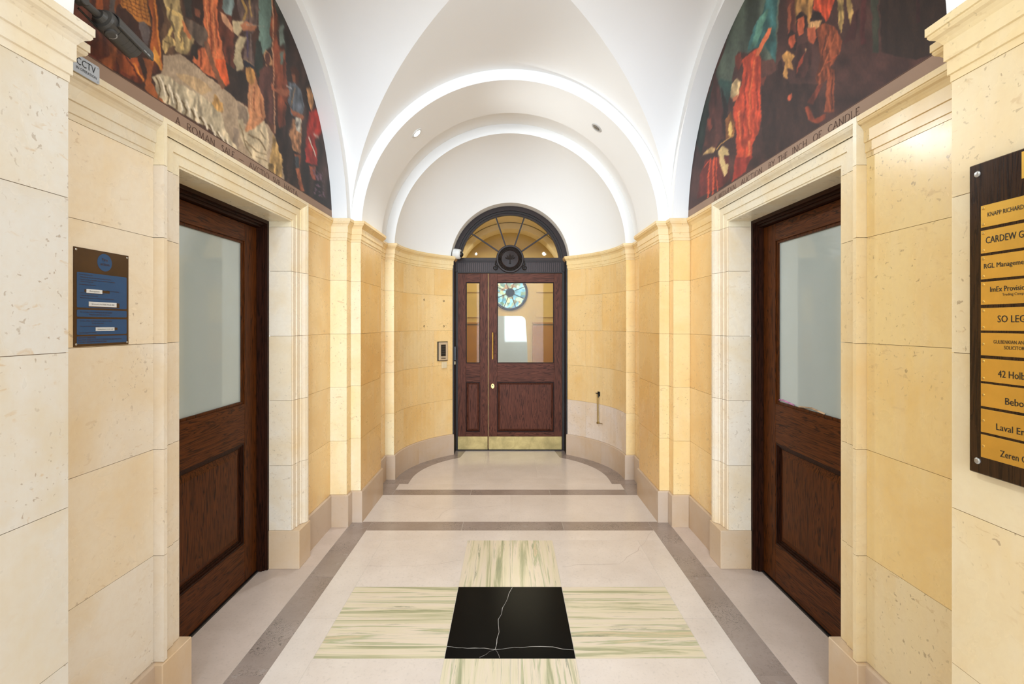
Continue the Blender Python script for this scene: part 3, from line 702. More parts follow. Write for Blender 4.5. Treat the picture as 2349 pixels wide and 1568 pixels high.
hc = struct(grid('ceiling_hall', lambda u, v: (1.06*math.cos(u*PI), 5.9+3.4*v, 2.26+1.06*math.sin(u*PI)), 40, 2, HALLC)); hc.name = 'ceiling.001'
for y in (7.2, 8.5):
    b = MB(); b.rings([[(r*math.cos(PI*i/30), yy, 2.26+r*math.sin(PI*i/30)) for r, yy in ((1.05, y), (0.95, y), (0.95, y+0.4), (1.05, y+0.4))] for i in range(31)])
    b.build('rib_arch', HALLC, hc)
# plastered lunette over the door inside
grid('door_head_wall', lambda u, v: ((0.6935+(1.06-0.6935)*v)*math.cos(u*PI), 5.90, ZD+(0.6935+(1.08-0.6935)*v)*math.sin(u*PI)), 40, 1, HALLC, hc)
yw = 9.29
rw = struct(MB().lathe((0, yw, 2.13), (0, -1, 0), [(0, 0.345), (0.03, 0.345), (0.03, 0.30), (0, 0.30)], 48).build('window_2', BRONZE))  # round window imitates a reflection in the door glass mixed with the hall view
MB().lathe((0, yw-0.004, 2.13), (0, -1, 0), [(0, 0.30), (0.004, 0.30), (0.005, 0.001)], 48).build('coloured_glass', M_stained(), rw)
sp_ = MB().lathe((0, yw-0.012, 2.13), (0, -1, 0), [(0, 0.085), (0.02, 0.085), (0.02, 0.06), (0, 0.06)], 32)
for a in range(0, 360, 45):
    d_ = Vector((math.cos(R(a+22)), 0, math.sin(R(a+22)))); sp_.tube(Vector((0, yw-0.015, 2.13))+d_*0.08, Vector((0, yw-0.015, 2.13))+d_*0.30, 0.006, n=8)
sp_.build('spokes', BRONZE, rw)
d4 = struct(box('door_4', -0.42, 0.40, yw-0.02, yw, 0, 1.76, HALLW))  # panel added to imitate the entrance reflected in the front door glass
pts = [(-0.38, 0.05), (0.36, 0.05), (0.33, 1.1), (0.30, 1.55)] + [(0.20+0.10*math.cos(R(a)), 1.58+0.10*math.sin(R(a))) for a in range(0, 91, 15)] + [(-0.38, 1.68)]
MB().rings([[(x, yy, z) for x, z in pts] for yy in (yw-0.03, yw-0.021)]).build('frosted_pane', FROST, d4)  # pale shape of the reflected entrance, built as a pane

# ------------------------------------------------------------------ murals in the two lunettes
XM = 1.345
def proj(s, D, Z): return HX+s*XM*F/D, HY-(Z-EYE)*F/D
def inpoly(px, py, pts):
    inside = np.zeros(px.shape, bool); n = len(pts)
    for i in range(n):
        x0, y0 = pts[i]; x1, y1 = pts[(i+1) % n]
        if y0 == y1: continue
        cnd = ((y0 > py) != (y1 > py)) & (px < (x1-x0)*(py-y0)/(y1-y0)+x0)
        inside ^= cnd
    return inside
def vnoise(px, py, sc, seed):
    rs = np.random.RandomState(seed); g = rs.rand(256, 256)
    x = px/sc; y = py/sc; xi = np.floor(x).astype(int); yi = np.floor(y).astype(int)
    fx2 = x-xi; fy2 = y-yi; fx2 = fx2*fx2*(3-2*fx2); fy2 = fy2*fy2*(3-2*fy2)
    a = g[xi % 256, yi % 256]; b = g[(xi+1) % 256, yi % 256]; d = g[xi % 256, (yi+1) % 256]; e = g[(xi+1) % 256, (yi+1) % 256]
    return (a*(1-fx2)+b*fx2)*(1-fy2)+(d*(1-fx2)+e*fx2)*fy2
def paint_mural(s, ops, bg, label, seed):
    NC, NR = 520, 300
    xs = np.linspace(F*XM/3.645, F*XM/1.345, NC); D = F*XM/xs; D[0] = min(D[0], D0+RL-0.001)
    zb = 2.382
    zt = ZC+np.sqrt(np.maximum(RL**2-(D-D0)**2, 0.0)); zt = np.maximum(zt, zb+0.001)
    t = np.linspace(0, 1, NR)
    DD = np.repeat(D[:, None], NR, 1); ZZ = zb+(zt-zb)[:, None]*t[None, :]
    px, py = proj(s, DD, ZZ)
    ox, k = (180, 0.31881) if s < 0 else (1560, 0.31888)
    u = (px-ox)/k; v = py/k
    uw = u+(vnoise(u, v, 14, seed)-0.5)*7+(vnoise(u, v, 60, seed+20)-0.5)*14; vw = v+(vnoise(u, v, 14, seed+1)-0.5)*7+(vnoise(u, v, 60, seed+21)-0.5)*14
    im = np.zeros(u.shape+(3,)); im[:] = bg
    n0 = vnoise(u, v, 90, seed+2)[..., None]; im *= 0.75+0.5*n0
    for op in ops:
        kind, col = op[0], np.array(op[1], float)
        if kind == 'p':
            pts = op[2]; m = inpoly(uw, vw, pts)
            if not m.any(): continue
            rng = op[3] if len(op) > 3 else 0.22
            # folds: bands running roughly down the shape
            sx = 26 if len(op) < 5 else op[4]
            fn = vnoise(uw*1.0, vw*0.22, sx, seed+3+int(col[0]))
            f2 = vnoise(u, v, 7, seed+9)
            shade = 1+rng*2*(fn-0.5)+0.10*(f2-0.5)
            im[m] = col*shade[m][:, None]
        else:
            wd = op[3]; m = np.zeros(u.shape, bool)
            pts = op[2]
            for (x0, y0), (x1, y1) in zip(pts[:-1], pts[1:]):
                dx, dy = x1-x0, y1-y0; L = dx*dx+dy*dy+1e-6
                q = np.clip(((uw-x0)*dx+(vw-y0)*dy)/L, 0, 1)
                m |= np.hypot(uw-x0-q*dx, vw-y0-q*dy) < wd/2
            im[m] = col*(0.9+0.2*vnoise(u, v, 8, seed+5)[m][:, None])
    for _ in range(2):
        b_ = im.copy(); b_[1:-1, 1:-1] = (im[1:-1, 1:-1]*4+im[:-2, 1:-1]+im[2:, 1:-1]+im[1:-1, :-2]+im[1:-1, 2:])/8; im = b_
    im *= (0.84+0.12*vnoise(u, v*0.5, 9, seed+6)+0.10*vnoise(u, v, 40, seed+8))[..., None]
    g_ = im.mean(-1, keepdims=True); im = g_+(im-g_)*0.88; im = im*np.array([1.03, 0.98, 0.96])
    im = np.clip(im, 0, 255)/255.0
    linr = np.where(im <= 0.04045, im/12.92, ((im+0.055)/1.055)**2.4)
    org = np.array([s*XM, D0, zb])
    th = 0.0
    vs = np.stack([np.full(DD.shape, s*XM), DD, ZZ], -1).reshape(-1, 3)-org
    I = np.arange(NC*NR).reshape(NC, NR)
    q = np.stack([I[:-1, :-1], I[1:, :-1], I[1:, 1:], I[:-1, 1:]], -1).reshape(-1, 4)
    if s > 0: q = q[:, ::-1]
    me = bpy.data.meshes.new('mural'); me.vertices.add(len(vs)); me.vertices.foreach_set('co', vs.ravel())
    me.loops.add(q.size); me.loops.foreach_set('vertex_index', q.ravel())
    me.polygons.add(len(q)); me.polygons.foreach_set('loop_start', np.arange(0, q.size, 4)); me.polygons.foreach_set('loop_total', np.full(len(q), 4))
    me.update(calc_edges=True)
    at = me.color_attributes.new('paint', 'FLOAT_COLOR', 'POINT')
    at.data.foreach_set('color', np.concatenate([linr.reshape(-1, 3), np.ones((NC*NR, 1))], 1).ravel())
    me.materials.append(PAINT)
    o = bpy.data.objects.new('mural', me); COL.objects.link(o); o.location = org
    tag(o, label, 'painting')
    # plaster backing and the lettered band
    b = MB(); n = 60
    ring = [(D0+(RL+0.004)*math.cos(PI*i/n), ZC+(RL+0.004)*math.sin(PI*i/n)) for i in range(n+1)]
    b.rings([[(s*xx, y, z) for y, z in ring] for xx in (XM+0.001, XM+0.02)]).build('canvas_backing', TAUPE, o)
    box('caption_band', s*(XM+0.0003), s*(XM+0.003), D0-RL+0.003, D0+RL-0.003, 2.30, zb-0.0005, TAUPE, o)
    box('dark_edge_line', s*(XM-0.001), s*(XM+0.003), D0-RL+0.02, D0+RL-0.02, zb-0.002, zb+0.001, INKB, o)
    return o
P_, L_ = 'p', 's'
OPS_L = [
 (P_, (92, 46, 28), [(-80,-250),(300,-250),(330,400),(150,420),(60,420),(-60,330)], 0.35),
 (P_, (158, 78, 32), [(110,-150),(175,-150),(178,112),(130,92)]), (P_, (92, 84, 80), [(225,-60),(262,-60),(262,112),(225,97)]),
 (P_, (140, 72, 30), [(262,-80),(300,-80),(300,150),(262,112)]),
 (P_, (60, 36, 28), [(290,20),(450,160),(470,420),(300,340),(262,112)]),
 (P_, (186, 118, 44), [(300,-120),(480,-120),(517,195),(430,152),(300,28)], 0.15),
 (P_, (96, 86, 84), [(430,150),(470,160),(512,215),(500,330),(465,310),(440,210)]),
 (P_, (152, 78, 30), [(480,-100),(560,-100),(575,200),(605,515),(560,480),(515,385),(530,150)], 0.35),
 (P_, (228, 156, 56), [(520,430),(600,512),(592,440),(545,325)]), (L_, (214, 130, 44), [(552,0),(566,200),(590,420)], 10),
 (P_, (116, 50, 26), [(60,385),(280,425),(430,470),(485,585),(440,605),(290,520),(120,445)], 0.35),
 (P_, (158, 84, 38), [(215,325),(280,345),(275,430),(250,500),(275,535),(205,500),(140,432),(226,405)], 0.3),
 (P_, (150, 72, 30), [(275,400),(340,380),(420,420),(470,560),(380,540),(300,500)], 0.4), (L_, (232, 140, 48), [(392,455),(432,520),(472,580)], 12), (L_, (90, 36, 18), [(340,400),(400,500),(460,590)], 10),
 (P_, (156, 84, 38), [(455,418),(532,432),(542,480),(520,600),(600,705),(625,748),(590,742),(482,645),(492,505)], 0.2),
 (P_, (74, 38, 26), [(540,430),(600,525),(560,540),(525,520)]),
 (P_, (180, 160, 130), [(612,392),(730,386),(1410,930),(1420,1000),(1490,1170),(1490,1318),(1350,1225),(1140,1090),(1040,1010),(900,900),(600,560)], 0.10, 90),
 (P_, (206, 176, 128), [(700,520),(860,560),(960,640),(900,690),(760,600)], 0.1),
 (P_, (148, 132, 110), [(1150,740),(1215,790),(1222,900),(1150,860)]), (P_, (134, 120, 102), [(1116,920),(1150,930),(1150,1085),(1112,1070)]),
 (P_, (88, 64, 44), [(560,-120),(730,-120),(760,130),(830,300),(800,400),(730,390),(610,400),(590,250),(620,150)], 0.3),
 (P_, (168, 148, 98), [(585,-120),(700,-120),(735,60),(760,180),(830,290),(815,340),(790,390),(735,385),(700,370),(690,250),(640,110)], 0.35, 18),
 (L_, (222, 192, 116), [(640,60),(735,120),(728,250),(752,350)], 26), (L_, (226, 196, 110), [(680,180),(650,260)], 22), (L_, (108, 92, 60), [(668,30),(660,140),(690,230)], 16), (L_, (120, 98, 62), [(745,200),(735,300)], 12),
 (P_, (196, 168, 104), [(598,295),(640,262),(690,285),(700,330),(650,350),(625,392),(600,350)], 0.4, 14), (L_, (110, 90, 56), [(615,300),(660,320),(640,370)], 8),
 (P_, (196, 118, 66), [(736,140),(756,160),(800,250),(812,290),(790,280),(752,220)], 0.2),
 (P_, (48, 44, 38), [(740,-120),(810,-120),(825,130),(770,120)]),
 (P_, (202, 106, 58), [(890,-120),(990,-120),(1010,200),(1082,600),(1040,622),(1000,580),(900,520),(818,440),(830,380),(890,350),(930,260),(890,150)], 0.3, 14),
 (L_, (232, 142, 82), [(912,0),(930,180),(950,420)], 9), (L_, (228, 134, 76), [(965,0),(975,200),(990,420)], 10), (L_, (132, 60, 32), [(943,0),(955,240),(968,500)], 8), (L_, (136, 62, 34), [(885,360),(880,480)], 14), (L_, (130, 58, 34), [(990,150),(1010,330)], 8),
 (P_, (222, 92, 38), [(985,415),(1058,425),(1084,610),(1035,642),(1000,560)], 0.25),
 (P_, (56, 34, 26), [(812,-60),(880,-60),(905,90),(888,190),(845,155),(815,80)], 0.2), (P_, (112, 64, 42), [(838,50),(880,70),(878,130),(850,120)]),
 (P_, (104, 88, 74), [(760,120),(850,165),(910,200),(932,262),(910,345),(850,310),(790,240)], 0.35), (P_, (44, 36, 30), [(815,320),(862,330),(858,440),(812,395)]),
 (P_, (132, 86, 58), [(900,290),(940,305),(985,470),(1055,625),(1042,645),(1012,612),(945,440)], 0.2),
 (P_, (92, 46, 30), [(992,-120),(1065,-120),(1120,250),(1118,520),(1062,440),(1010,200)], 0.4, 16),
 (P_, (124, 150, 150), [(1030,-60),(1112,-60),(1120,40),(1100,110),(1060,100),(1036,60)], 0.3), 
 (P_, (48, 36, 30), [(1060,440),(1120,500),(1210,520),(1225,760),(1140,720),(1050,640),(1085,600)], 0.3),
 (P_, (104, 138, 128), [(1285,-80),(1405,-80),(1412,120),(1378,200),(1392,330),(1350,362),(1322,400),(1296,280),(1300,120)], 0.18, 60),
 (P_, (222, 170, 112), [(1328,390),(1352,358),(1380,385),(1398,470),(1342,478)], 0.1),
 (P_, (210, 156, 116), [(1022,80),(1060,108),(1115,198),(1112,238),(1044,162)], 0.1),
 (P_, (96, 78, 72), [(1112,-120),(1285,-120),(1298,60),(1292,160),(1246,240),(1272,475),(1180,425),(1198,262),(1168,150)], 0.4, 12),
 (L_, (176, 142, 74), [(1180,0),(1205,80),(1190,140)], 18), (L_, (188, 156, 88), [(1232,0),(1245,120)], 12), (L_, (110, 84, 60), [(1210,10),(1222,130)], 10), (L_, (78, 66, 100), [(1218,220),(1212,400)], 14), (L_, (150, 128, 120), [(1240,240),(1245,430)], 6), (L_, (150, 124, 90), [(1180,420),(1268,472)], 8),
 (P_, (206, 192, 150), [(1110,145),(1190,148),(1192,190),(1150,268),(1115,235)], 0.12), (P_, (190, 178, 138), [(1160,258),(1212,262),(1165,380),(1192,500),(1142,514),(1118,445),(1132,330)], 0.15),
 (P_, (194, 124, 84), [(1168,175),(1205,150),(1285,185),(1270,215),(1190,218)], 0.15), (L_, (176, 176, 164), [(1214,172),(1340,188)], 5),
 (P_, (40, 44, 60), [(1180,425),(1270,475),(1260,520),(1200,500)]),
 (P_, (122, 60, 34), [(1405,-60),(1440,-60),(1425,150),(1440,330),(1500,380),(1504,900),(1440,940),(1385,600),(1402,300),(1370,240),(1378,150)], 0.5, 18),
 (P_, (70, 74, 66), [(1395,-60),(1530,-60),(1640,520),(1500,480),(1470,300),(1430,120)], 0.4),
 (P_, (120, 142, 132), [(1442,190),(1474,175),(1482,300),(1452,345)], 0.15), (P_, (104, 122, 112), [(1454,380),(1476,370),(1474,460),(1456,470)], 0.15),
 (P_, (54, 40, 34), [(1480,60),(1540,200),(1640,480),(1740,800),(1850,1568),(1500,1568),(1488,1100),(1492,500)], 0.5, 30),
 (P_, (118, 58, 34), [(1474,420),(1500,450),(1508,760),(1480,720)], 0.3),
 (P_, (44, 54, 46), [(1282,280),(1312,300),(1325,480),(1290,560),(1270,470)], 0.3),
 (P_, (88, 54, 46), [(1300,500),(1338,470),(1395,500),(1402,920),(1345,860),(1300,660)], 0.3), (P_, (92, 54, 42), [(1336,400),(1352,370),(1376,382),(1382,440),(1362,482),(1340,460)], 0.15),
 (P_, (50, 34, 28), [(1395,930),(1500,900),(1500,1340),(1480,1300),(1460,1130)], 0.3),
 (P_, (96, 60, 40), [(1345,850),(1410,900),(1412,990),(1385,940)], 0.2),
 (P_, (208, 142, 92), [(1225,585),(1278,560),(1292,612),(1332,690),(1346,840),(1312,900),(1235,935),(1200,960),(1192,935),(1226,860),(1218,700)], 0.2, 18),
 (L_, (150, 84, 50), [(1262,620),(1268,800)], 7), (L_, (156, 88, 52), [(1318,720),(1322,860)], 8), (L_, (236, 172, 120), [(1240,640),(1242,800)], 9), (L_, (224, 156, 106), [(1225,890),(1310,840)], 16),
 (P_, (196, 144, 74), [(1205,495),(1240,478),(1268,500),(1278,560),(1240,610),(1215,588)], 0.3, 10),
 (P_, (210, 196, 158), [(1145,860),(1182,848),(1197,945),(1262,925),(1340,860),(1362,960),(1372,1060),(1352,1110),(1372,1185),(1368,1222),(1330,1200),(1240,1130),(1170,1000)], 0.25, 20),
 (L_, (136, 116, 80), [(1215,960),(1300,1000),(1352,1080)], 9), (L_, (150, 130, 92), [(1200,1010),(1280,1090),(1352,1110)], 9), (L_, (142, 122, 86), [(1165,900),(1200,1040),(1250,1120)], 8), (L_, (150, 130, 94), [(1280,1130),(1360,1160)], 7), (L_, (150, 132, 98), [(1310,940),(1340,1000)], 7),
 (P_, (198, 186, 152), [(530,560),(600,530),(700,590),(810,650),(900,695),(960,740),(1040,830),(1062,950),(1140,1060),(1142,1090),(1060,1035),(940,925),(860,885),(780,840),(700,785),(618,742),(570,680)], 0.3, 16),
 (P_, (206, 160, 88), [(985,668),(1008,700),(1040,752),(1038,812),(995,800),(960,740)], 0.35, 12),
 (P_, (180, 148, 86), [(1398,970),(1440,1050),(1466,1130),(1466,1272),(1405,1285),(1378,1200),(1392,1050)], 0.45, 14), (P_, (150, 124, 76), [(1370,1170),(1410,1180),(1408,1280),(1372,1262)], 0.4, 10),
 (P_, (70, 48, 38), [(1300,1200),(1490,1318),(1600,1400),(1500,1390),(1360,1270)], 0.2),
 (L_, (206, 156, 116), [(1392,-50),(1402,400),(1410,955)], 8), 
 (P_, (84, 48, 32), [(1528,490),(1560,478),(1585,520),(1580,600),(1555,610),(1540,560)], 0.2), (P_, (150, 90, 58), [(1532,530),(1556,540),(1560,590),(1540,590)], 0.1),
 (P_, (92, 104, 116), [(1505,590),(1560,600),(1600,645),(1622,760),(1602,845),(1530,835),(1512,740)], 0.35, 12), (L_, (190, 140, 80), [(1560,640),(1530,760)], 6), (L_, (190, 200, 204), [(1495,620),(1530,640)], 8),
 (P_, (168, 96, 62), [(1390,590),(1418,640),(1510,645),(1515,690),(1455,694),(1392,640)], 0.2), (P_, (170, 100, 64), [(1515,760),(1540,800),(1618,830),(1610,862),(1540,840)], 0.15),
 (P_, (170, 122, 82), [(1535,860),(1602,865),(1606,980),(1600,1110),(1540,1080),(1520,960)], 0.5, 8), (P_, (170, 172, 160), [(1552,850),(1600,850),(1596,950),(1560,930)], 0.5, 7),
 (P_, (150, 84, 52), [(1552,1110),(1598,1115),(1592,1200),(1622,1370),(1592,1384),(1566,1200)], 0.35, 10), (P_, (50, 60, 66), [(1556,1130),(1585,1130),(1592,1210),(1565,1205)], 0.3),
 (P_, (172, 46, 34), [(1655,800),(1708,785),(1745,900),(1742,960),(1704,1000),(1720,1188),(1636,1168),(1642,900)], 0.35, 11), (P_, (182, 134, 84), [(1638,640),(1662,625),(1688,680),(1690,740),(1668,790),(1650,735)], 0.3, 8),
 (L_, (216, 206, 190), [(1660,985),(1702,1125)], 9), (L_, (200, 190, 180), [(1700,965),(1725,985)], 12), (P_, (146, 72, 48), [(1660,1188),(1712,1192),(1706,1300),(1682,1290)], 0.4, 8),
] + [(L_, (112, 84, 104), [(1690+random.uniform(0, 90), 1210+random.uniform(0, 210))]*2, random.uniform(7, 16)) for _ in range(46)] \
  + [(L_, (104, 86, 56), [(560+i*62, 560+i*56), (590+i*62, 640+i*50), (572+i*64, 700+i*42)], 11) for i in range(9)] \
  + [(L_, (240, 232, 204), [(590+i*60, 560+i*56), (620+i*60, 640+i*52), (624+i*60, 690+i*48)], 13) for i in range(9)] \
  + [(L_, (96, 52, 26), [(300+i*32, -80), (320+i*34, 40+i*24)], 4) for i in range(6)] + [(L_, (96, 52, 26), [(300, 20+i*24), (500, 120+i*30)], 4) for i in range(-4, 2)]
OPS_R = [
 (P_, (74, 88, 76), [(470,-200),(725,-200),(705,200),(692,450),(600,430),(560,335),(490,385),(410,372),(372,560),(335,760),(280,700),(245,545),(330,330)], 0.35, 50),
 (P_, (52, 104, 104), [(645,-200),(722,-200),(692,150),(690,440),(610,330),(560,345),(480,372),(530,190),(600,90)], 0.35, 30), (P_, (76, 128, 112), [(560,150),(640,60),(610,170),(540,330),(500,360)], 0.3),
 (P_, (44, 74, 68), [(190,720),(285,560),(372,585),(345,760),(320,830),(260,850),(195,870)], 0.3), (P_, (38, 50, 44), [(100,1000),(195,700),(240,560),(250,700),(190,900),(150,1120)], 0.3),
 (P_, (76, 42, 36), [(248,520),(290,640),(318,900),(330,1010),(230,980),(205,760)], 0.35, 16), (P_, (34, 26, 24), [(295,620),(345,760),(340,860),(316,900)], 0.3),
 (P_, (92, 56, 46), [(585,440),(680,420),(700,700),(600,640)], 0.2), (P_, (60, 38, 32), [(590,700),(600,560),(700,500),(800,600),(1000,600),(1000,1000),(590,1150)], 0.2),
 (P_, (150, 92, 44), [(330,1000),(322,860),(365,800),(392,900),(384,985)], 0.3), (P_, (252, 214, 118), [(350,965),(345,905),(362,868),(376,930),(366,988)], 0.1),
 (L_, (206, 158, 78), [(262,1075),(320,1020),(385,965)], 8), (P_, (120, 56, 40), [(195,855),(225,848),(228,920),(206,945)], 0.2), (P_, (84, 46, 36), [(190,940),(240,930),(300,1000),(240,1080),(170,1040)], 0.3),
 (P_, (200, 168, 106), [(158,1118),(185,1085),(230,1050),(250,1068),(240,1095),(195,1105)], 0.3, 12), (P_, (112, 40, 32), [(180,1150),(350,1125),(357,1290),(300,1340),(120,1430),(140,1260)], 0.35),
 (L_, (232, 88, 44), [(222,1140),(208,1290),(205,1425)], 11), (L_, (226, 84, 42), [(248,1135),(244,1300),(232,1410)], 12), (L_, (220, 80, 40), [(266,1135),(262,1290),(270,1385)], 8), (L_, (210, 76, 40), [(176,1195),(200,1165),(225,1150)], 8),
 (P_, (230, 204, 136), [(275,1090),(312,1055),(340,1065),(357,1118),(320,1120),(328,1190),(350,1178),(338,1245),(315,1272),(290,1200)], 0.12),
 (P_, (202, 70, 38), [(440,430),(520,372),(560,350),(585,420),(583,905),(522,1035),(518,1130),(470,1230),(392,1290),(372,1322),(400,1100),(402,930),(378,800),(402,720),(440,620),(452,500)], 0.28, 14),
 (P_, (160, 50, 36), [(398,1130),(522,1120),(470,1232),(392,1292),(372,1322)], 0.2), (L_, (236, 108, 54), [(540,430),(500,700),(500,960)], 10), (L_, (238, 112, 56), [(425,800),(430,1000)], 12), (L_, (140, 44, 30), [(470,520),(465,760),(450,960)], 8), (L_, (150, 46, 32), [(560,420),(555,800)], 9), (L_, (232, 120, 66), [(500,1010),(495,1110)], 16),
 (P_, (216, 108, 62), [(552,365),(600,262),(638,202),(662,198),(656,248),(602,325),(572,400),(545,408)], 0.15), (P_, (122, 52, 36), [(390,405),(430,372),(442,440),(420,510),(396,478)], 0.2),
 (P_, (200, 176, 124), [(365,600),(408,562),(436,600),(422,690),(384,730),(358,680)], 0.4, 12), (P_, (214, 120, 78), [(380,700),(420,680),(410,715),(378,735)], 0.1),
 (P_, (90, 46, 36), [(770,-60),(830,-60),(840,240),(775,260)], 0.3), (P_, (152, 78, 48), [(776,60),(800,20),(802,180),(776,262)], 0.2),
 (P_, (164, 120, 62), [(820,-120),(960,-120),(955,60),(930,178),(895,110),(852,88),(832,180)], 0.4, 16), (P_, (206, 74, 38), [(958,-120),(1140,-120),(1095,60),(1048,162),(1030,125),(990,92),(960,70)], 0.35, 16),
 (P_, (182, 152, 86), [(1125,-80),(1172,-80),(1180,80),(1162,250),(1130,130)], 0.45, 12), (P_, (176, 146, 82), [(1200,-80),(1240,20),(1245,100),(1222,192),(1205,120)], 0.4, 12),
 (P_, (50, 30, 26), [(835,120),(870,82),(912,120),(912,190),(880,270),(846,240)], 0.2), (P_, (200, 94, 54), [(846,140),(886,118),(902,170),(888,250),(862,262),(848,220)], 0.2, 12),
 (P_, (46, 28, 24), [(930,150),(960,82),(1010,90),(1020,140)], 0.1), (P_, (202, 156, 98), [(918,195),(935,160),(1015,145),(1010,200),(960,215)], 0.4, 8), (P_, (190, 92, 56), [(915,200),(975,195),(988,262),(965,312),(922,292)], 0.2, 12),
 (P_, (48, 30, 26), [(775,260),(800,215),(840,250),(840,360),(790,360)], 0.2), (P_, (196, 86, 48), [(786,268),(828,255),(834,300),(802,350),(784,320)], 0.2, 10),
 (P_, (70, 40, 34), [(830,330),(920,300),(960,400),(900,560),(830,560)], 0.3), (P_, (210, 154, 78), [(735,402),(768,368),(832,400),(802,440),(816,508),(772,492),(778,566),(735,545),(752,452)], 0.25, 12),
 (P_, (60, 32, 28), [(690,470),(735,420),(740,545),(720,600)], 0.2), (P_, (156, 62, 38), [(895,370),(880,450),(830,545),(850,470)], 0.2), (P_, (196, 150, 100), [(893,345),(905,360),(895,378)], 0.1),
 (P_, (138, 68, 38), [(988,205),(1040,165),(1120,195),(1166,300),(1142,400),(1085,480),(1112,505),(1105,805),(1035,805),(1062,565),(1000,610),(978,570),(1005,420)], 0.4, 14),
 (L_, (182, 92, 50), [(1120,250),(1060,400),(1000,540)], 8), (L_, (184, 94, 52), [(1080,230),(1040,360)], 8), (L_, (84, 42, 28), [(1050,260),(1020,400),(1005,520)], 8), (L_, (178, 86, 48), [(1070,500),(1060,640),(1075,790)], 12), (L_, (84, 40, 28), [(1095,520),(1090,780)], 8), (L_, (190, 84, 46), [(1130,400),(1050,450)], 9),
 (P_, (170, 74, 42), [(900,775),(925,765),(965,855),(1050,815),(1040,862),(990,892),(920,866)], 0.35), (P_, (120, 54, 36), [(990,610),(1030,600),(960,760),(920,740)], 0.3), (P_, (196, 88, 54), [(770,692),(800,660),(806,702),(782,736),(764,722)], 0.15), (P_, (120, 58, 42), [(590,560),(625,545),(605,610),(585,590)], 0.15),
 (P_, (58, 62, 48), [(1375,-100),(1425,-100),(1428,380),(1382,382)], 0.2), (P_, (82, 38, 36), [(1300,-60),(1340,-60),(1335,320),(1298,330)], 0.2), (P_, (70, 36, 34), [(1245,100),(1290,60),(1260,280),(1180,320)], 0.2),
 (P_, (50, 34, 26), [(1428,-150),(2000,-150),(2000,300),(1700,430),(1450,380)], 0.15), (P_, (60, 30, 28), [(1700,-60),(1725,-60),(1725,160),(1700,170)], 0.2),
]
mL = paint_mural(-1, OPS_L, (66, 42, 32), 'arched wall painting with toga figures, red robes and a pale stone block, left wall', 11)
mR = paint_mural(1, OPS_R, (74, 46, 40), 'dark arched wall painting with a red-cloaked man raising his hand by candlelight, right wall', 31)
# engraved-looking capitals made of strokes
W_ = {'A': (0.72, [[(0, 0), (0.36, 1), (0.72, 0)], [(0.13, 0.36), (0.59, 0.36)]]), 'R': (0.62, [[(0.08, 0), (0.08, 1), (0.36, 1), (0.52, 0.9), (0.54, 0.72), (0.44, 0.56), (0.08, 0.5)], [(0.3, 0.5), (0.62, 0)]]),
 'O': (0.84, [[(0.42+0.4*math.cos(t*PI/8), 0.5+0.5*math.sin(t*PI/8)) for t in range(17)]]), 'M': (0.92, [[(0.06, 0), (0.16, 1), (0.46, 0.08), (0.76, 1), (0.86, 0)]]), 'N': (0.76, [[(0.08, 0), (0.08, 1), (0.68, 0), (0.68, 1)]]),
 'S': (0.5, [[(0.44, 0.86), (0.32, 0.99), (0.14, 0.97), (0.05, 0.8), (0.12, 0.6), (0.36, 0.44), (0.46, 0.25), (0.38, 0.05), (0.18, 0.0), (0.03, 0.16)]]), 'L': (0.52, [[(0.08, 1), (0.08, 0), (0.5, 0), (0.52, 0.14)]]),
 'E': (0.52, [[(0.48, 0.88), (0.46, 1), (0.08, 1), (0.08, 0), (0.48, 0), (0.5, 0.12)], [(0.08, 0.52), (0.4, 0.52)]]), 'V': (0.7, [[(0, 1), (0.35, 0), (0.7, 1)]]), 'C': (0.72, [[(0.68, 0.85), (0.5, 0.98), (0.28, 0.95), (0.08, 0.75), (0.03, 0.5), (0.08, 0.24), (0.28, 0.04), (0.5, 0.01), (0.7, 0.16)]]),
 'T': (0.66, [[(0, 0.88), (0.02, 1), (0.64, 1), (0.66, 0.88)], [(0.33, 1), (0.33, 0)]]), 'I': (0.2, [[(0.1, 0), (0.1, 1)]]), 'B': (0.56, [[(0.08, 0), (0.08, 1), (0.34, 1), (0.47, 0.88), (0.46, 0.66), (0.32, 0.54), (0.08, 0.54)], [(0.32, 0.54), (0.52, 0.42), (0.54, 0.16), (0.4, 0), (0.08, 0)]]),
 'H': (0.76, [[(0.08, 0), (0.08, 1)], [(0.68, 0), (0.68, 1)], [(0.08, 0.52), (0.68, 0.52)]]), 'D': (0.76, [[(0.08, 0), (0.08, 1), (0.4, 1), (0.66, 0.8), (0.72, 0.5), (0.66, 0.2), (0.4, 0), (0.08, 0)]]), 'U': (0.7, [[(0.08, 1), (0.08, 0.25), (0.2, 0.02), (0.5, 0.02), (0.62, 0.25), (0.62, 1)]]),
 'Y': (0.64, [[(0, 1), (0.32, 0.5), (0.64, 1)], [(0.32, 0.5), (0.32, 0)]]), 'F': (0.5, [[(0.48, 0.88), (0.46, 1), (0.08, 1), (0.08, 0)], [(0.08, 0.52), (0.4, 0.52)]]), '-': (0.7, [[(0, 0.45), (0.7, 0.45)]]),
 'Æ': (1.1, [[(0, 0), (0.5, 1), (1.02, 1)], [(0.62, 1), (0.62, 0), (1.08, 0)], [(0.18, 0.36), (0.62, 0.36)], [(0.62, 0.52), (0.98, 0.52)]])}
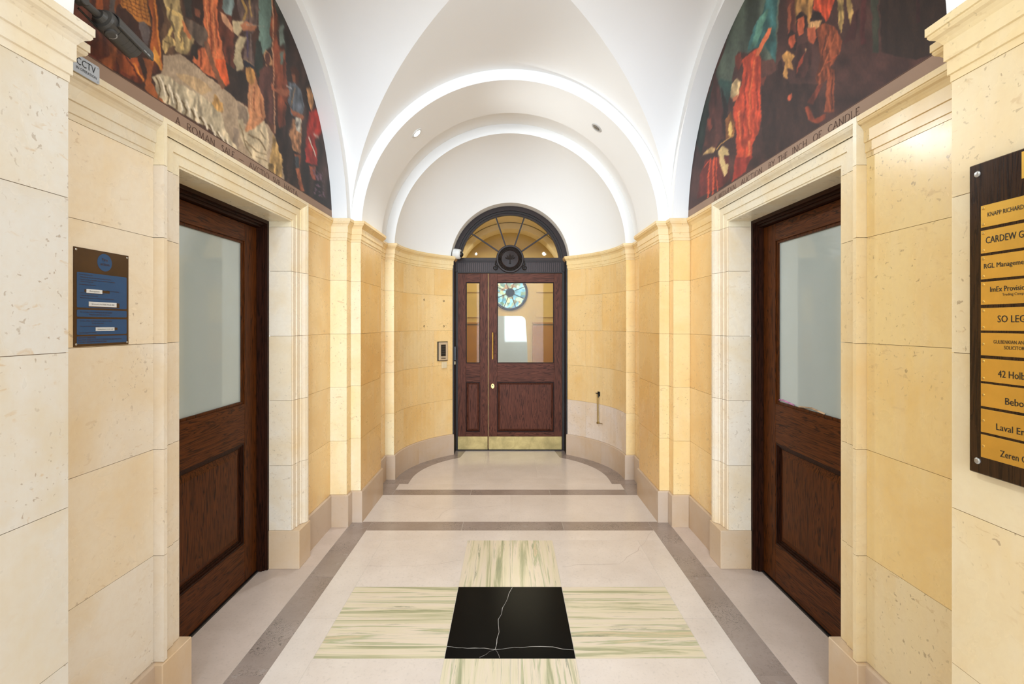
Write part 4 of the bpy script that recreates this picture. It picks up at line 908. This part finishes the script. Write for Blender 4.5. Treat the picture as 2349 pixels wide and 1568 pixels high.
def inscription(s, words, par, cap=0.030, zb=2.332):
    k = 0.31881 if s < 0 else 0.31888; ox = 180 if s < 0 else 1560
    for wd, u0, u1 in words:
        ys = [XM*F/abs(ox+u*k-HX) for u in (u0, u1)]
        total = sum(W_[ch][0] for ch in wd)+0.16*(len(wd)-1)
        sc = (ys[1]-ys[0])/total; b = MB(); pos = 0
        xs_ = s*(XM-0.0008)
        for ch in wd:
            cw, strokes = W_[ch]
            for st in strokes:
                for (a0, b0), (a1, b1) in zip(st[:-1], st[1:]):
                    p = Vector((ys[0]+(pos+a0)*sc, zb+b0*cap)); q = Vector((ys[0]+(pos+a1)*sc, zb+b1*cap))
                    d = (q-p); 
                    if d.length < 1e-6: continue
                    wdt = 0.0019 if abs(d.y) > abs(d.x) else 0.0011
                    nn = Vector((-d.y, d.x)).normalized()*wdt; e = d.normalized()*0.0006; p -= e; q += e
                    b.add([(xs_, p.x+nn.x, p.y+nn.y), (xs_, q.x+nn.x, q.y+nn.y), (xs_, q.x-nn.x, q.y-nn.y), (xs_, p.x-nn.x, p.y-nn.y)], [(0, 1, 2, 3)])
                for (a0, b0) in (st[0], st[-1]):
                    if ch in 'OSC-' : continue
                    if b0 in (0, 1):
                        y = ys[0]+(pos+a0)*sc; z = zb+b0*cap
                        b.add([(xs_, y-0.0045, z-0.0006), (xs_, y+0.0045, z-0.0006), (xs_, y+0.0045, z+0.0006), (xs_, y-0.0045, z+0.0006)], [(0, 1, 2, 3)])
            pos += cw+0.16
        b.build('inscription', INKB, par)
inscription(-1, [('A', 700, 730), ('ROMAN', 780, 980), ('SALE', 1030, 1120), ('-', 1155, 1190), ('AVCTIO', 1228, 1370), ('SVB', 1400, 1450), ('HASTA', 1480, 1575)], mL)
inscription(1, [('A', 245, 262), ('MEDIÆVAL', 278, 408), ('AUCTION', 440, 590), ('BY', 637, 680), ('THE', 705, 772), ('INCH', 808, 912), ('OF', 958, 1018), ('CANDLE', 1065, 1290)], mR)

# ------------------------------------------------------------------ directory board on the near right pier
XB = A2-0.002
bd = tag(empty('directory_board', (XB, 0.98, 1.165)), 'dark wooden directory board with brass company nameplates on the right pier', 'sign')
bevel(box('backboard', XB-0.020, XB, 0.76, 1.187, 1.165, 1.912, BOARD, bd), 0.002, 1)
def bz(y, d=1.157): return EYE-(y-HY)*d/F
def by(x): return (XB-0.0215)*F/(x-HX)
def screw(at, nrm, r, m, par, name='screw'):
    a = Vector(at); n_ = Vector(nrm)
    o = MB().lathe(a, n_, [(0, r), (r*0.25, r), (r*0.45, r*0.7), (r*0.5, 0.0003)], 14).build(name, m, par); return o
PL = [(473, 523, [('KNAPP RICHARD', 2266, 501, 10, 2349)]), (530, 582, [('CARDEW G', 2262, 561, 15.5, 2349)]), (588, 641, [('RGL Manageme', 2258, 617, 11, 2349)]),
      (647, 699, [('ImEx Provisio', 2272, 671, 12, 2352), ('Trading Comp', 2300, 681, 6, 2349)]), (706.5, 757.6, [('SO LEG', 2289, 739, 16, 2353)]),
      (763, 814, [('GULBENKIAN AN', 2279.6, 786, 8, 2349), ('SOLICITOR', 2304, 798, 8, 2351)]), (821, 873, [('42 Holb', 2290, 860, 16, 2352)]),
      (878, 930, [('Bebo', 2306.6, 918, 16, 2349)]), (936, 989, [('Laval En', 2286, 977, 15, 2352)]), (994.5, 1046.6, [('Zeren C', 2295, 1034, 15, 2356)])]
xp = XB-0.020
for y0, y1, txts in PL:
    z0, z1 = bz(y1), bz(y0); yl = by(2250)
    p = bevel(box('nameplate', xp-0.002, xp, 0.80, yl, z0, z1, BRASSP, bd), 0.0005, 1)
    for zz in ((z0+0.007, z1-0.007) if y0 not in (763, 878, 936, 994.5) else ((z0+z1)/2,)):
        screw((xp-0.002, yl-0.007, zz), (-1, 0, 0), 0.0035, BRASS, p)
    for txt, x0, yb, cap, x1 in txts:
        d = by(x0); ztext = EYE-(yb+(x0-2250)*(yb-HY)/1080*1.0*0-HY)*1.157/F
        text('plate_lettering', txt, cap*d/F, (xp-0.002, d, ztext), (0, -1, 0), INK, p, width=d-by(x1))
hp = box('header_plate', xp-0.002, xp, 0.82, by(2344), bz(437), bz(384)+0.004, BRASSP, bd)
for zz in (1.165+0.03, 1.912-0.025): screw((xp, 1.187-0.022, zz), (-1, 0, 0), 0.0075, STEEL, bd, 'dome_screw')

# ------------------------------------------------------------------ fire action sign on the near left wall
XS = A_WALL
sy0, sy1, sz0, sz1 = 1.497, 1.711, 1.4535, 1.7665
SW, SH = sy1-sy0, sz1-sz0
fa = tag(empty('fire_sign', (-XS, (sy0+sy1)/2, sz0)), 'bronze and blue fire action notice on the left wall beside the doorway', 'sign')
box('sign_plate', -XS, -XS+0.003, sy0, sy1, sz0, sz1, SIGNB, fa)
def rrect(name, y0, y1, z0, z1, r, x0, x1, m, par, n=5):
    pts = []
    for cx, cy, a0 in ((y1-r, z1-r, 0), (y0+r, z1-r, 90), (y0+r, z0+r, 180), (y1-r, z0+r, 270)):
        pts += [(cx+r*math.cos(R(a0+90*k/n)), cy+r*math.sin(R(a0+90*k/n))) for k in range(n+1)]
    return MB().rings([[(xx, y, z) for y, z in pts] for xx in (x0, x1)]).build(name, m, par)
xf_ = -XS+0.003
MB().lathe((xf_, sy0+SW*0.53, sz1-SH*0.117), (1, 0, 0), [(0, 0.029), (0.0005, 0.029), (0.0006, 0.0005)], 36).build('blue_disc', BLUE, fa)
for t_, dz in (('Fire', 0.004), ('action', -0.0105)): text('sign_lettering', t_, 0.0105, (xf_+0.0006, sy0+SW*0.53, sz1-SH*0.117+dz), (0, 1, 0), SIGNB, fa, centre=True)
for a, b in ((0.247, 0.604), (0.625, 0.697), (0.718, 0.880), (0.896, 0.973)):
    rrect('blue_panel', sy0+SW*0.045, sy0+SW*0.96, sz1-SH*b, sz1-SH*a, 0.004, xf_, xf_+0.0005, BLUE, fa)
LINES = [(0.275, 0.08, 'If you discover a fire', 0.0042), (0.300, 0.10, 'Immediately operate the nearest alarm call point', 0.0042), (0.325, 0.10, 'Attack the fire if possible with the appliances provided', 0.0042), (0.345, 0.10, 'without taking risks', 0.0042),
         (0.375, 0.08, 'On hearing the fire alarm', 0.0042), (0.425, 0.55, 'will call the fire brigade', 0.0040), (0.46, 0.10, 'Leave the building by the nearest exit', 0.0042), (0.485, 0.10, 'Close all doors behind you', 0.0042), (0.51, 0.10, 'Report to the person in charge at the assembly point', 0.0042),
         (0.655, 0.10, 'Do not take risks on leaving by the exit routes', 0.0045), (0.68, 0.25, 'Keep the exit clear at all times', 0.0045),
         (0.745, 0.10, 'In case of fire, staff must assist visitors to leave', 0.0045), (0.768, 0.3, 'by the main stairs', 0.0045), (0.80, 0.10, 'Fire doors must be kept shut', 0.0042), (0.865, 0.08, 'Call the brigade by dialling', 0.0042),
         (0.917, 0.07, 'DO NOT TAKE RISKS', 0.0048), (0.940, 0.07, 'DO NOT STOP TO COLLECT PERSONAL BELONGINGS', 0.0048), (0.962, 0.07, 'DO NOT RE-ENTER THE BUILDING', 0.0048)]
b = MB()
for fr, xo_, t_, cp in LINES:
    co, fs = text_mesh(t_, cp)
    mxw = SW*(0.93-xo_)
    if co[:, 0].max() > mxw: co[:, 0] *= mxw/co[:, 0].max()
    b.add([(xf_+0.0009, sy0+SW*xo_+q[0], sz1-SH*fr+q[1]) for q in co], fs)
b.build('sign_small_print', SIGNB, fa)['kind'] = 'stuff'
for (ua, ub, va, vb, t_) in ((0.20, 0.48, 0.412, 0.452, 'Reception'), (0.24, 0.75, 0.540, 0.588, "26 Lincoln's Inn Fields WC2A 3ED"), (0.36, 0.71, 0.806, 0.844, 'Somewhere in the hall')):
    box('dark_slot', xf_+0.0004, xf_+0.0009, sy0+SW*(ua-0.03 if t_ == 'Reception' else ua), sy0+SW*(ub+(0.14 if t_ == 'Reception' else 0.06)), sz1-SH*(vb+(0.008 if '26' in t_ else -0.008)), sz1-SH*(va+0.004), SIGNB, fa)
    st = box('white_sticker', xf_+0.0009, xf_+0.0014, sy0+SW*ua, sy0+SW*ub, sz1-SH*vb, sz1-SH*va, WHITEPL, fa)
    text('sticker_lettering', t_, 0.0042, (xf_+0.0014, sy0+SW*(ua+ub)/2, sz1-SH*(va+vb)/2-0.002), (0, 1, 0), INK, st, centre=True, width=SW*(ub-ua)*(0.62 if t_ == 'Reception' else 0.82))
for yy in (sy0+0.007, sy1-0.007):
    for zz in (sz0+0.008, sz1-0.008): screw((xf_, yy, zz), (1, 0, 0), 0.0035, STEEL, fa)

# ------------------------------------------------------------------ CCTV plate and security camera, near left
xc = -(A_WALL-0.040)
cs = tag(rrect('cctv_sign', 1.425, 1.545, 2.290, 2.346, 0.006, xc, xc+0.0015, SILVER, None), 'silver sign lettered CCTV in operation on the left cornice under the camera', 'sign')
text('sign_lettering', 'CCTV', 0.0225, (xc+0.0015, 1.4625, 2.3165), (0, 1, 0), INK, cs, width=0.0675)
text('sign_lettering', 'IN OPERATION', 0.0085, (xc+0.0015, 1.4615, 2.3015), (0, 1, 0), INK, cs, width=0.0725)
for zz in (2.297, 2.339): screw((xc+0.0015, 1.539, zz), (1, 0, 0), 0.0012, INK, cs)
cxm, czm, yb0 = -1.256, 2.466, 1.480
cc = tag(empty('security_camera', (cxm, yb0, czm)), 'charcoal bullet security camera on a bracket in front of the left painting', 'camera')
MB().lathe((cxm, yb0, czm), (0, 1, 0), [(0, 0.022), (0.003, 0.031), (0.010, 0.034), (0.040, 0.034), (0.0402, 0.0325), (0.042, 0.0325), (0.0422, 0.034), (0.126, 0.034), (0.130, 0.0325), (0.1302, 0.027), (0.123, 0.025), (0.123, 0.001)], 36).build('camera_body', DARKPL, cc)
MB().lathe((cxm, yb0+0.121, czm), (0, 1, 0), [(0, 0.016), (0.004, 0.015), (0.008, 0.009), (0.009, 0.001)], 24).build('lens', BLACKPL, cc)
rings = []
for yy in (yb0+0.022, yb0+0.168):
    ring = []
    for r in (0.0372, 0.0405):
        aa = [(-8+196*k/20) for k in range(21)]
        if r > 0.04: aa = aa[::-1]
        ring += [(cxm+r*math.cos(R(a)), yy, czm+r*math.sin(R(a))) for a in aa]
    rings.append(ring)
MB().rings(rings).box(cxm+0.035, cxm+0.0415, yb0+0.022, yb0+0.168, czm-0.012, czm-0.004).build('sun_shield', DARKPL, cc)
text('label_print', 'HD 1080', 0.005, (cxm+0.0417, yb0+0.125, czm-0.0105), (0, 1, 0), WHITEPL, cc)
dc_ = Vector((cxm+0.012, yb0+0.030, czm-0.029)); ax = Vector((0.35, 0, -0.94)).normalized(); u_ = Vector((0, 1, 0)); v_ = ax.cross(u_)
MB().lathe(dc_, ax, [(0, 0.017), (0.007, 0.016), (0.009, 0.011), (0.009, 0.001)], 28).build('adjustment_dial', DARKPL, cc)
tk = MB()
for k in range(11):
    a = R(-60+k*14); q_ = dc_+ax*0.0085+(u_*math.cos(a)+v_*math.sin(a))*0.0115
    tk.tube(q_, q_+(u_*math.cos(a)+v_*math.sin(a))*0.003, 0.0005, n=6)
tk.build('dial_marks', WHITEPL, cc)['kind'] = 'stuff'
pl_ = MB()
for y0 in (0.075, 0.092, 0.110):
    pl_.rings([[(cxm+0.0343*math.cos(R(-75+60*k/8)), yy, czm+0.0343*math.sin(R(-75+60*k/8))) for yy in (yb0+y0, yb0+y0+0.0006)] for k in range(9)], close=False, caps=False)
pl_.build('seam_lines', BLACKPL, cc)['kind'] = 'stuff'
MB().tube((cxm, yb0, czm), (cxm, yb0-0.012, czm), 0.022, 0.017, n=24).tube((cxm, yb0-0.004, czm), (cxm-0.002, 1.418, czm-0.004), 0.0105, 0.0115, n=16).build('bracket_arm', DARKPL, cc)
MB().lathe((cxm-0.014, 1.412, czm-0.004), (1, 0, 0), [(0, 0.014), (0.002, 0.016), (0.024, 0.016), (0.026, 0.014)], 20).lathe((cxm, 1.366, czm-0.008), (0, 1, 0), [(0, 0.030), (0.006, 0.030), (0.012, 0.013), (0.046, 0.011)], 24).build('wall_mount', DARKPL, cc)
MB().tube((cxm-0.012, yb0+0.004, czm-0.030), (cxm-0.012, 1.42, czm-0.026), 0.003, n=8).build('cable', BLACKPL, cc)
cc.rotation_euler = (-0.20, 0, 0)

# ------------------------------------------------------------------ fittings of the apse
dc = tag(empty('dome_camera', (-0.66, 5.66, 2.34)), 'small white camera with black lens at the left end of the arched door frame', 'camera')
zc_ = EYE+161*5.64/F
MB().lathe((-0.668, 5.665, zc_+0.006), (1, -0.12, -0.10), [(0, 0.050), (0.006, 0.060), (0.038, 0.060), (0.0385, 0.058), (0.041, 0.058), (0.0415, 0.060), (0.078, 0.058), (0.090, 0.048), (0.091, 0.001)], 36).build('housing', WHITEPL, dc)
MB().lathe((-0.582, 5.655, zc_-0.002), (1, -0.12, -0.10), [(0, 0.036), (0.008, 0.036), (0.022, 0.031), (0.032, 0.019), (0.036, 0.001)], 28).build('lens', BLACKPL, dc, smooth=True)
def bayframe(px, py, s=-1):
    """point on the apse wall seen at photo pixel x, with its tangent and inward normal"""
    best = min(((abs(HX+s*bay(p/10)[0]*F/bay(p/10)[1]-px), p/10) for p in range(0, 540)))[1]
    a, y = bay(best); t = Vector((-s*BX*math.sin(R(best)), BY*math.cos(R(best)), 0)).normalized()
    if t.x*-s < 0: t = -t
    n_ = Vector((-s*math.cos(R(best)), -math.sin(R(best)), 0)).normalized()
    return Vector((s*a, y, EYE-(py-HY)*y/F)), t, n_
def wallbox(name, c_, t, n_, w_, h, d0, d1, m, par=None):
    up = Vector((0, 0, 1)); vs = []
    for dd in (d0, d1):
        for a, b2 in ((-1, -1), (1, -1), (1, 1), (-1, 1)): vs.append(c_+t*(w_/2*a)+up*(h/2*b2)+n_*dd)
    return MB().rings([vs[:4], vs[4:]]).build(name, m, par)
p, t, n_ = bayframe(1014, 805)
ic = tag(empty('intercom', p), 'steel intercom panel with black keypad on the wall left of the front door', 'intercom')
up = Vector((0, 0, 1))
wallbox('back_box', p, t, n_, 0.135, 0.222, -0.002, 0.018, BLACKPL, ic)
bevel(wallbox('face_plate', p, t, n_, 0.122, 0.205, 0.018, 0.026, M_plain('champagne_metal', c(214, 196, 168), 0.35, 0.4), ic), 0.001, 1)
wallbox('keypad', p+up*0.010, t, n_, 0.066, 0.132, 0.026, 0.028, BLACKPL, ic)
wallbox('card_reader', p-up*0.069, t, n_, 0.066, 0.018, 0.026, 0.028, STEEL, ic); wallbox('slot', p-up*0.083, t, n_, 0.062, 0.006, 0.026, 0.0275, BLACKPL, ic)
b = MB()
for i in range(3):
    for j in range(4):
        q = p+up*(0.052-j*0.026)+t*((i-1)*0.018)+n_*0.028; b.tube(q, q+n_*0.0015, 0.006, n=10)
b.build('keys', DARKPL, ic)
p2, t2, n2 = bayframe(1017.5, 836.5)
jb = tag(bevel(wallbox('door_bell_box', p2, t2, n2, 0.066, 0.072, -0.001, 0.02, CREAMPL), 0.003, 2), 'small cream plastic box under the steel intercom panel', 'button')
screw(p2+n2*0.02, n2, 0.003, STEEL, jb)
for (x, y), nm in (((973, 687), 'top left'), ((1018, 690), 'top right'), ((973, 748), 'bottom left'), ((1018, 748), 'bottom right')):
    q, tq, nq = bayframe(x, y)
    o = MB().lathe(q-nq*0.001, nq, [(0, 0.012), (0.003, 0.011), (0.0035, 0.0075), (0.001, 0.006), (0.001, 0.0005)], 16).build('wall_plug', M_plain('rusty_plug', c(120, 100, 78), 0.5, 0.5))
    tag(o, 'screw plug in the apse wall above the intercom, %s of four' % nm, 'fixing', 'wall plugs above the intercom')
# brass door hook on the right of the apse
q, tq, nq = bayframe(1374, 903, 1)
hk = tag(empty('door_hook', q), 'long brass door hook hanging on the right apse wall above the pale stones', 'hook')
zt = q.z; zb = EYE-(969-HY)*q.y/F
wallbox('wall_bracket', q, tq, nq, 0.034, 0.05, 0, 0.006, BLACKPL, hk)
a_, b_ = q-up*0.012, q+up*0.012
MB().tube(q+up*0.008+nq*0.006, q+up*0.008+nq*0.03, 0.006, n=10).tube(q+up*0.008+nq*0.026+tq*0.022, q+up*0.008+nq*0.026-tq*0.016, 0.005, n=10).tube(q-tq*0.012+nq*0.02, q-tq*0.012-up*0.036+nq*0.02, 0.006, n=10).build('pivot', BLACKPL, hk)
e_ = Vector((q.x, q.y, zb))
MB().tube(q+nq*0.02, e_+nq*0.014, 0.0085, n=12).tube(e_+nq*0.002, e_+nq*0.026, 0.012, n=12).build('rod', M_brass('old_brass', (0.50, 0.36, 0.14, 1), 0.35), hk)
tx = tq if tq.x > 0 else -tq
MB().tube(e_+nq*0.014-tx*0.018, e_+nq*0.014+tx*0.07, 0.0035, n=10).tube(e_+nq*0.014-tx*0.018, e_+nq*0.014, 0.007, n=10).build('hook_end', M_brass('old_brass_hook', (0.40, 0.28, 0.12, 1), 0.4), hk)

# ------------------------------------------------------------------ recessed spotlights in the arch soffits, the near pair added
def downlight(px, py, lit, label, near=False):
    y = 0.97 if near else 4.0; x = (px-HX)*4.0/F; ang = math.acos(max(-1, min(1, x/RS)))
    c_ = Vector((RS*math.cos(ang), y, ZC+RS*math.sin(ang))); n_ = Vector((-math.cos(ang), 0, -math.sin(ang)))
    o = tag(empty('recessed_spotlight', c_), label, 'light')
    MB().lathe(c_-n_*0.002, n_, [(0, 0.050), (0.006, 0.050), (0.008, 0.046), (0.008, 0.034), (0.003, 0.031)], 32).build('rim', WHITEPL if lit else M_plain('grey_rim', c(190, 188, 184), 0.4), o, smooth=False)
    MB().lathe(c_+n_*0.0035, n_, [(0, 0.031), (0.001, 0.031), (0.0012, 0.0005)], 28).build('lamp_glass', M_emit('lit_lamp', (1, 0.97, 0.9, 1), 14) if lit else M_plain('unlit_lamp', c(120, 118, 114), 0.3), o)
    if not lit: MB().lathe(c_+n_*0.005, n_, [(0, 0.020), (0.002, 0.020), (0.002, 0.014), (0, 0.014)], 24).build('lamp_ring', STEEL, o)
    if lit:
        l = bpy.data.lights.new('spot', 'SPOT'); l.energy = 60 if not near else 52; l.spot_size = R(160 if not near else 120); l.spot_blend = 0.5 if not near else 0.7; l.shadow_soft_size = 0.035; l.color = (0.90, 0.97, 1.0)
        lo = bpy.data.objects.new('spot', l); COL.objects.link(lo); lo.location = c_+n_*0.02
        lo.rotation_euler = (n_+Vector((0, 0.9 if near else 0, 0))).to_track_quat('-Z', 'Y').to_euler()
downlight(956, 306, True, 'lit recessed spotlight on the left of the arch soffit')
downlight(1369, 292, False, 'unlit recessed spotlight with a grey rim on the right of the arch soffit')
downlight(956, 306, True, 'added unseen recessed spotlight in the near arch soffit overhead, left one', True)  # near pair added out of view to even out the light
downlight(1384, 306, True, 'added unseen recessed spotlight in the near arch soffit overhead, right one', True)
# leaflets on the ledge of the right door's pane
for k, (yy, colr, lab) in enumerate(((2.78, c(226, 150, 196), 'pink folded leaflet behind on the glazing ledge of the right door, farther one'), (2.52, c(214, 178, 140), 'tan folded leaflet on the glazing ledge of the right door, nearer one'))):
    o = MB().rings([[(1.570+0.007*j, yy+0.11*i, 1.0725+0.012*(1-abs(i))+0.006*j) for i in (-1, 0, 1)] for j in (0, 1)], close=False, caps=False)
    o = o.build('leaflet', M_plain('leaflet_paper_%d' % k, colr, 0.6, var=0.3, vs=40)); tag(o, lab, 'paper', 'leaflets on the right door ledge')
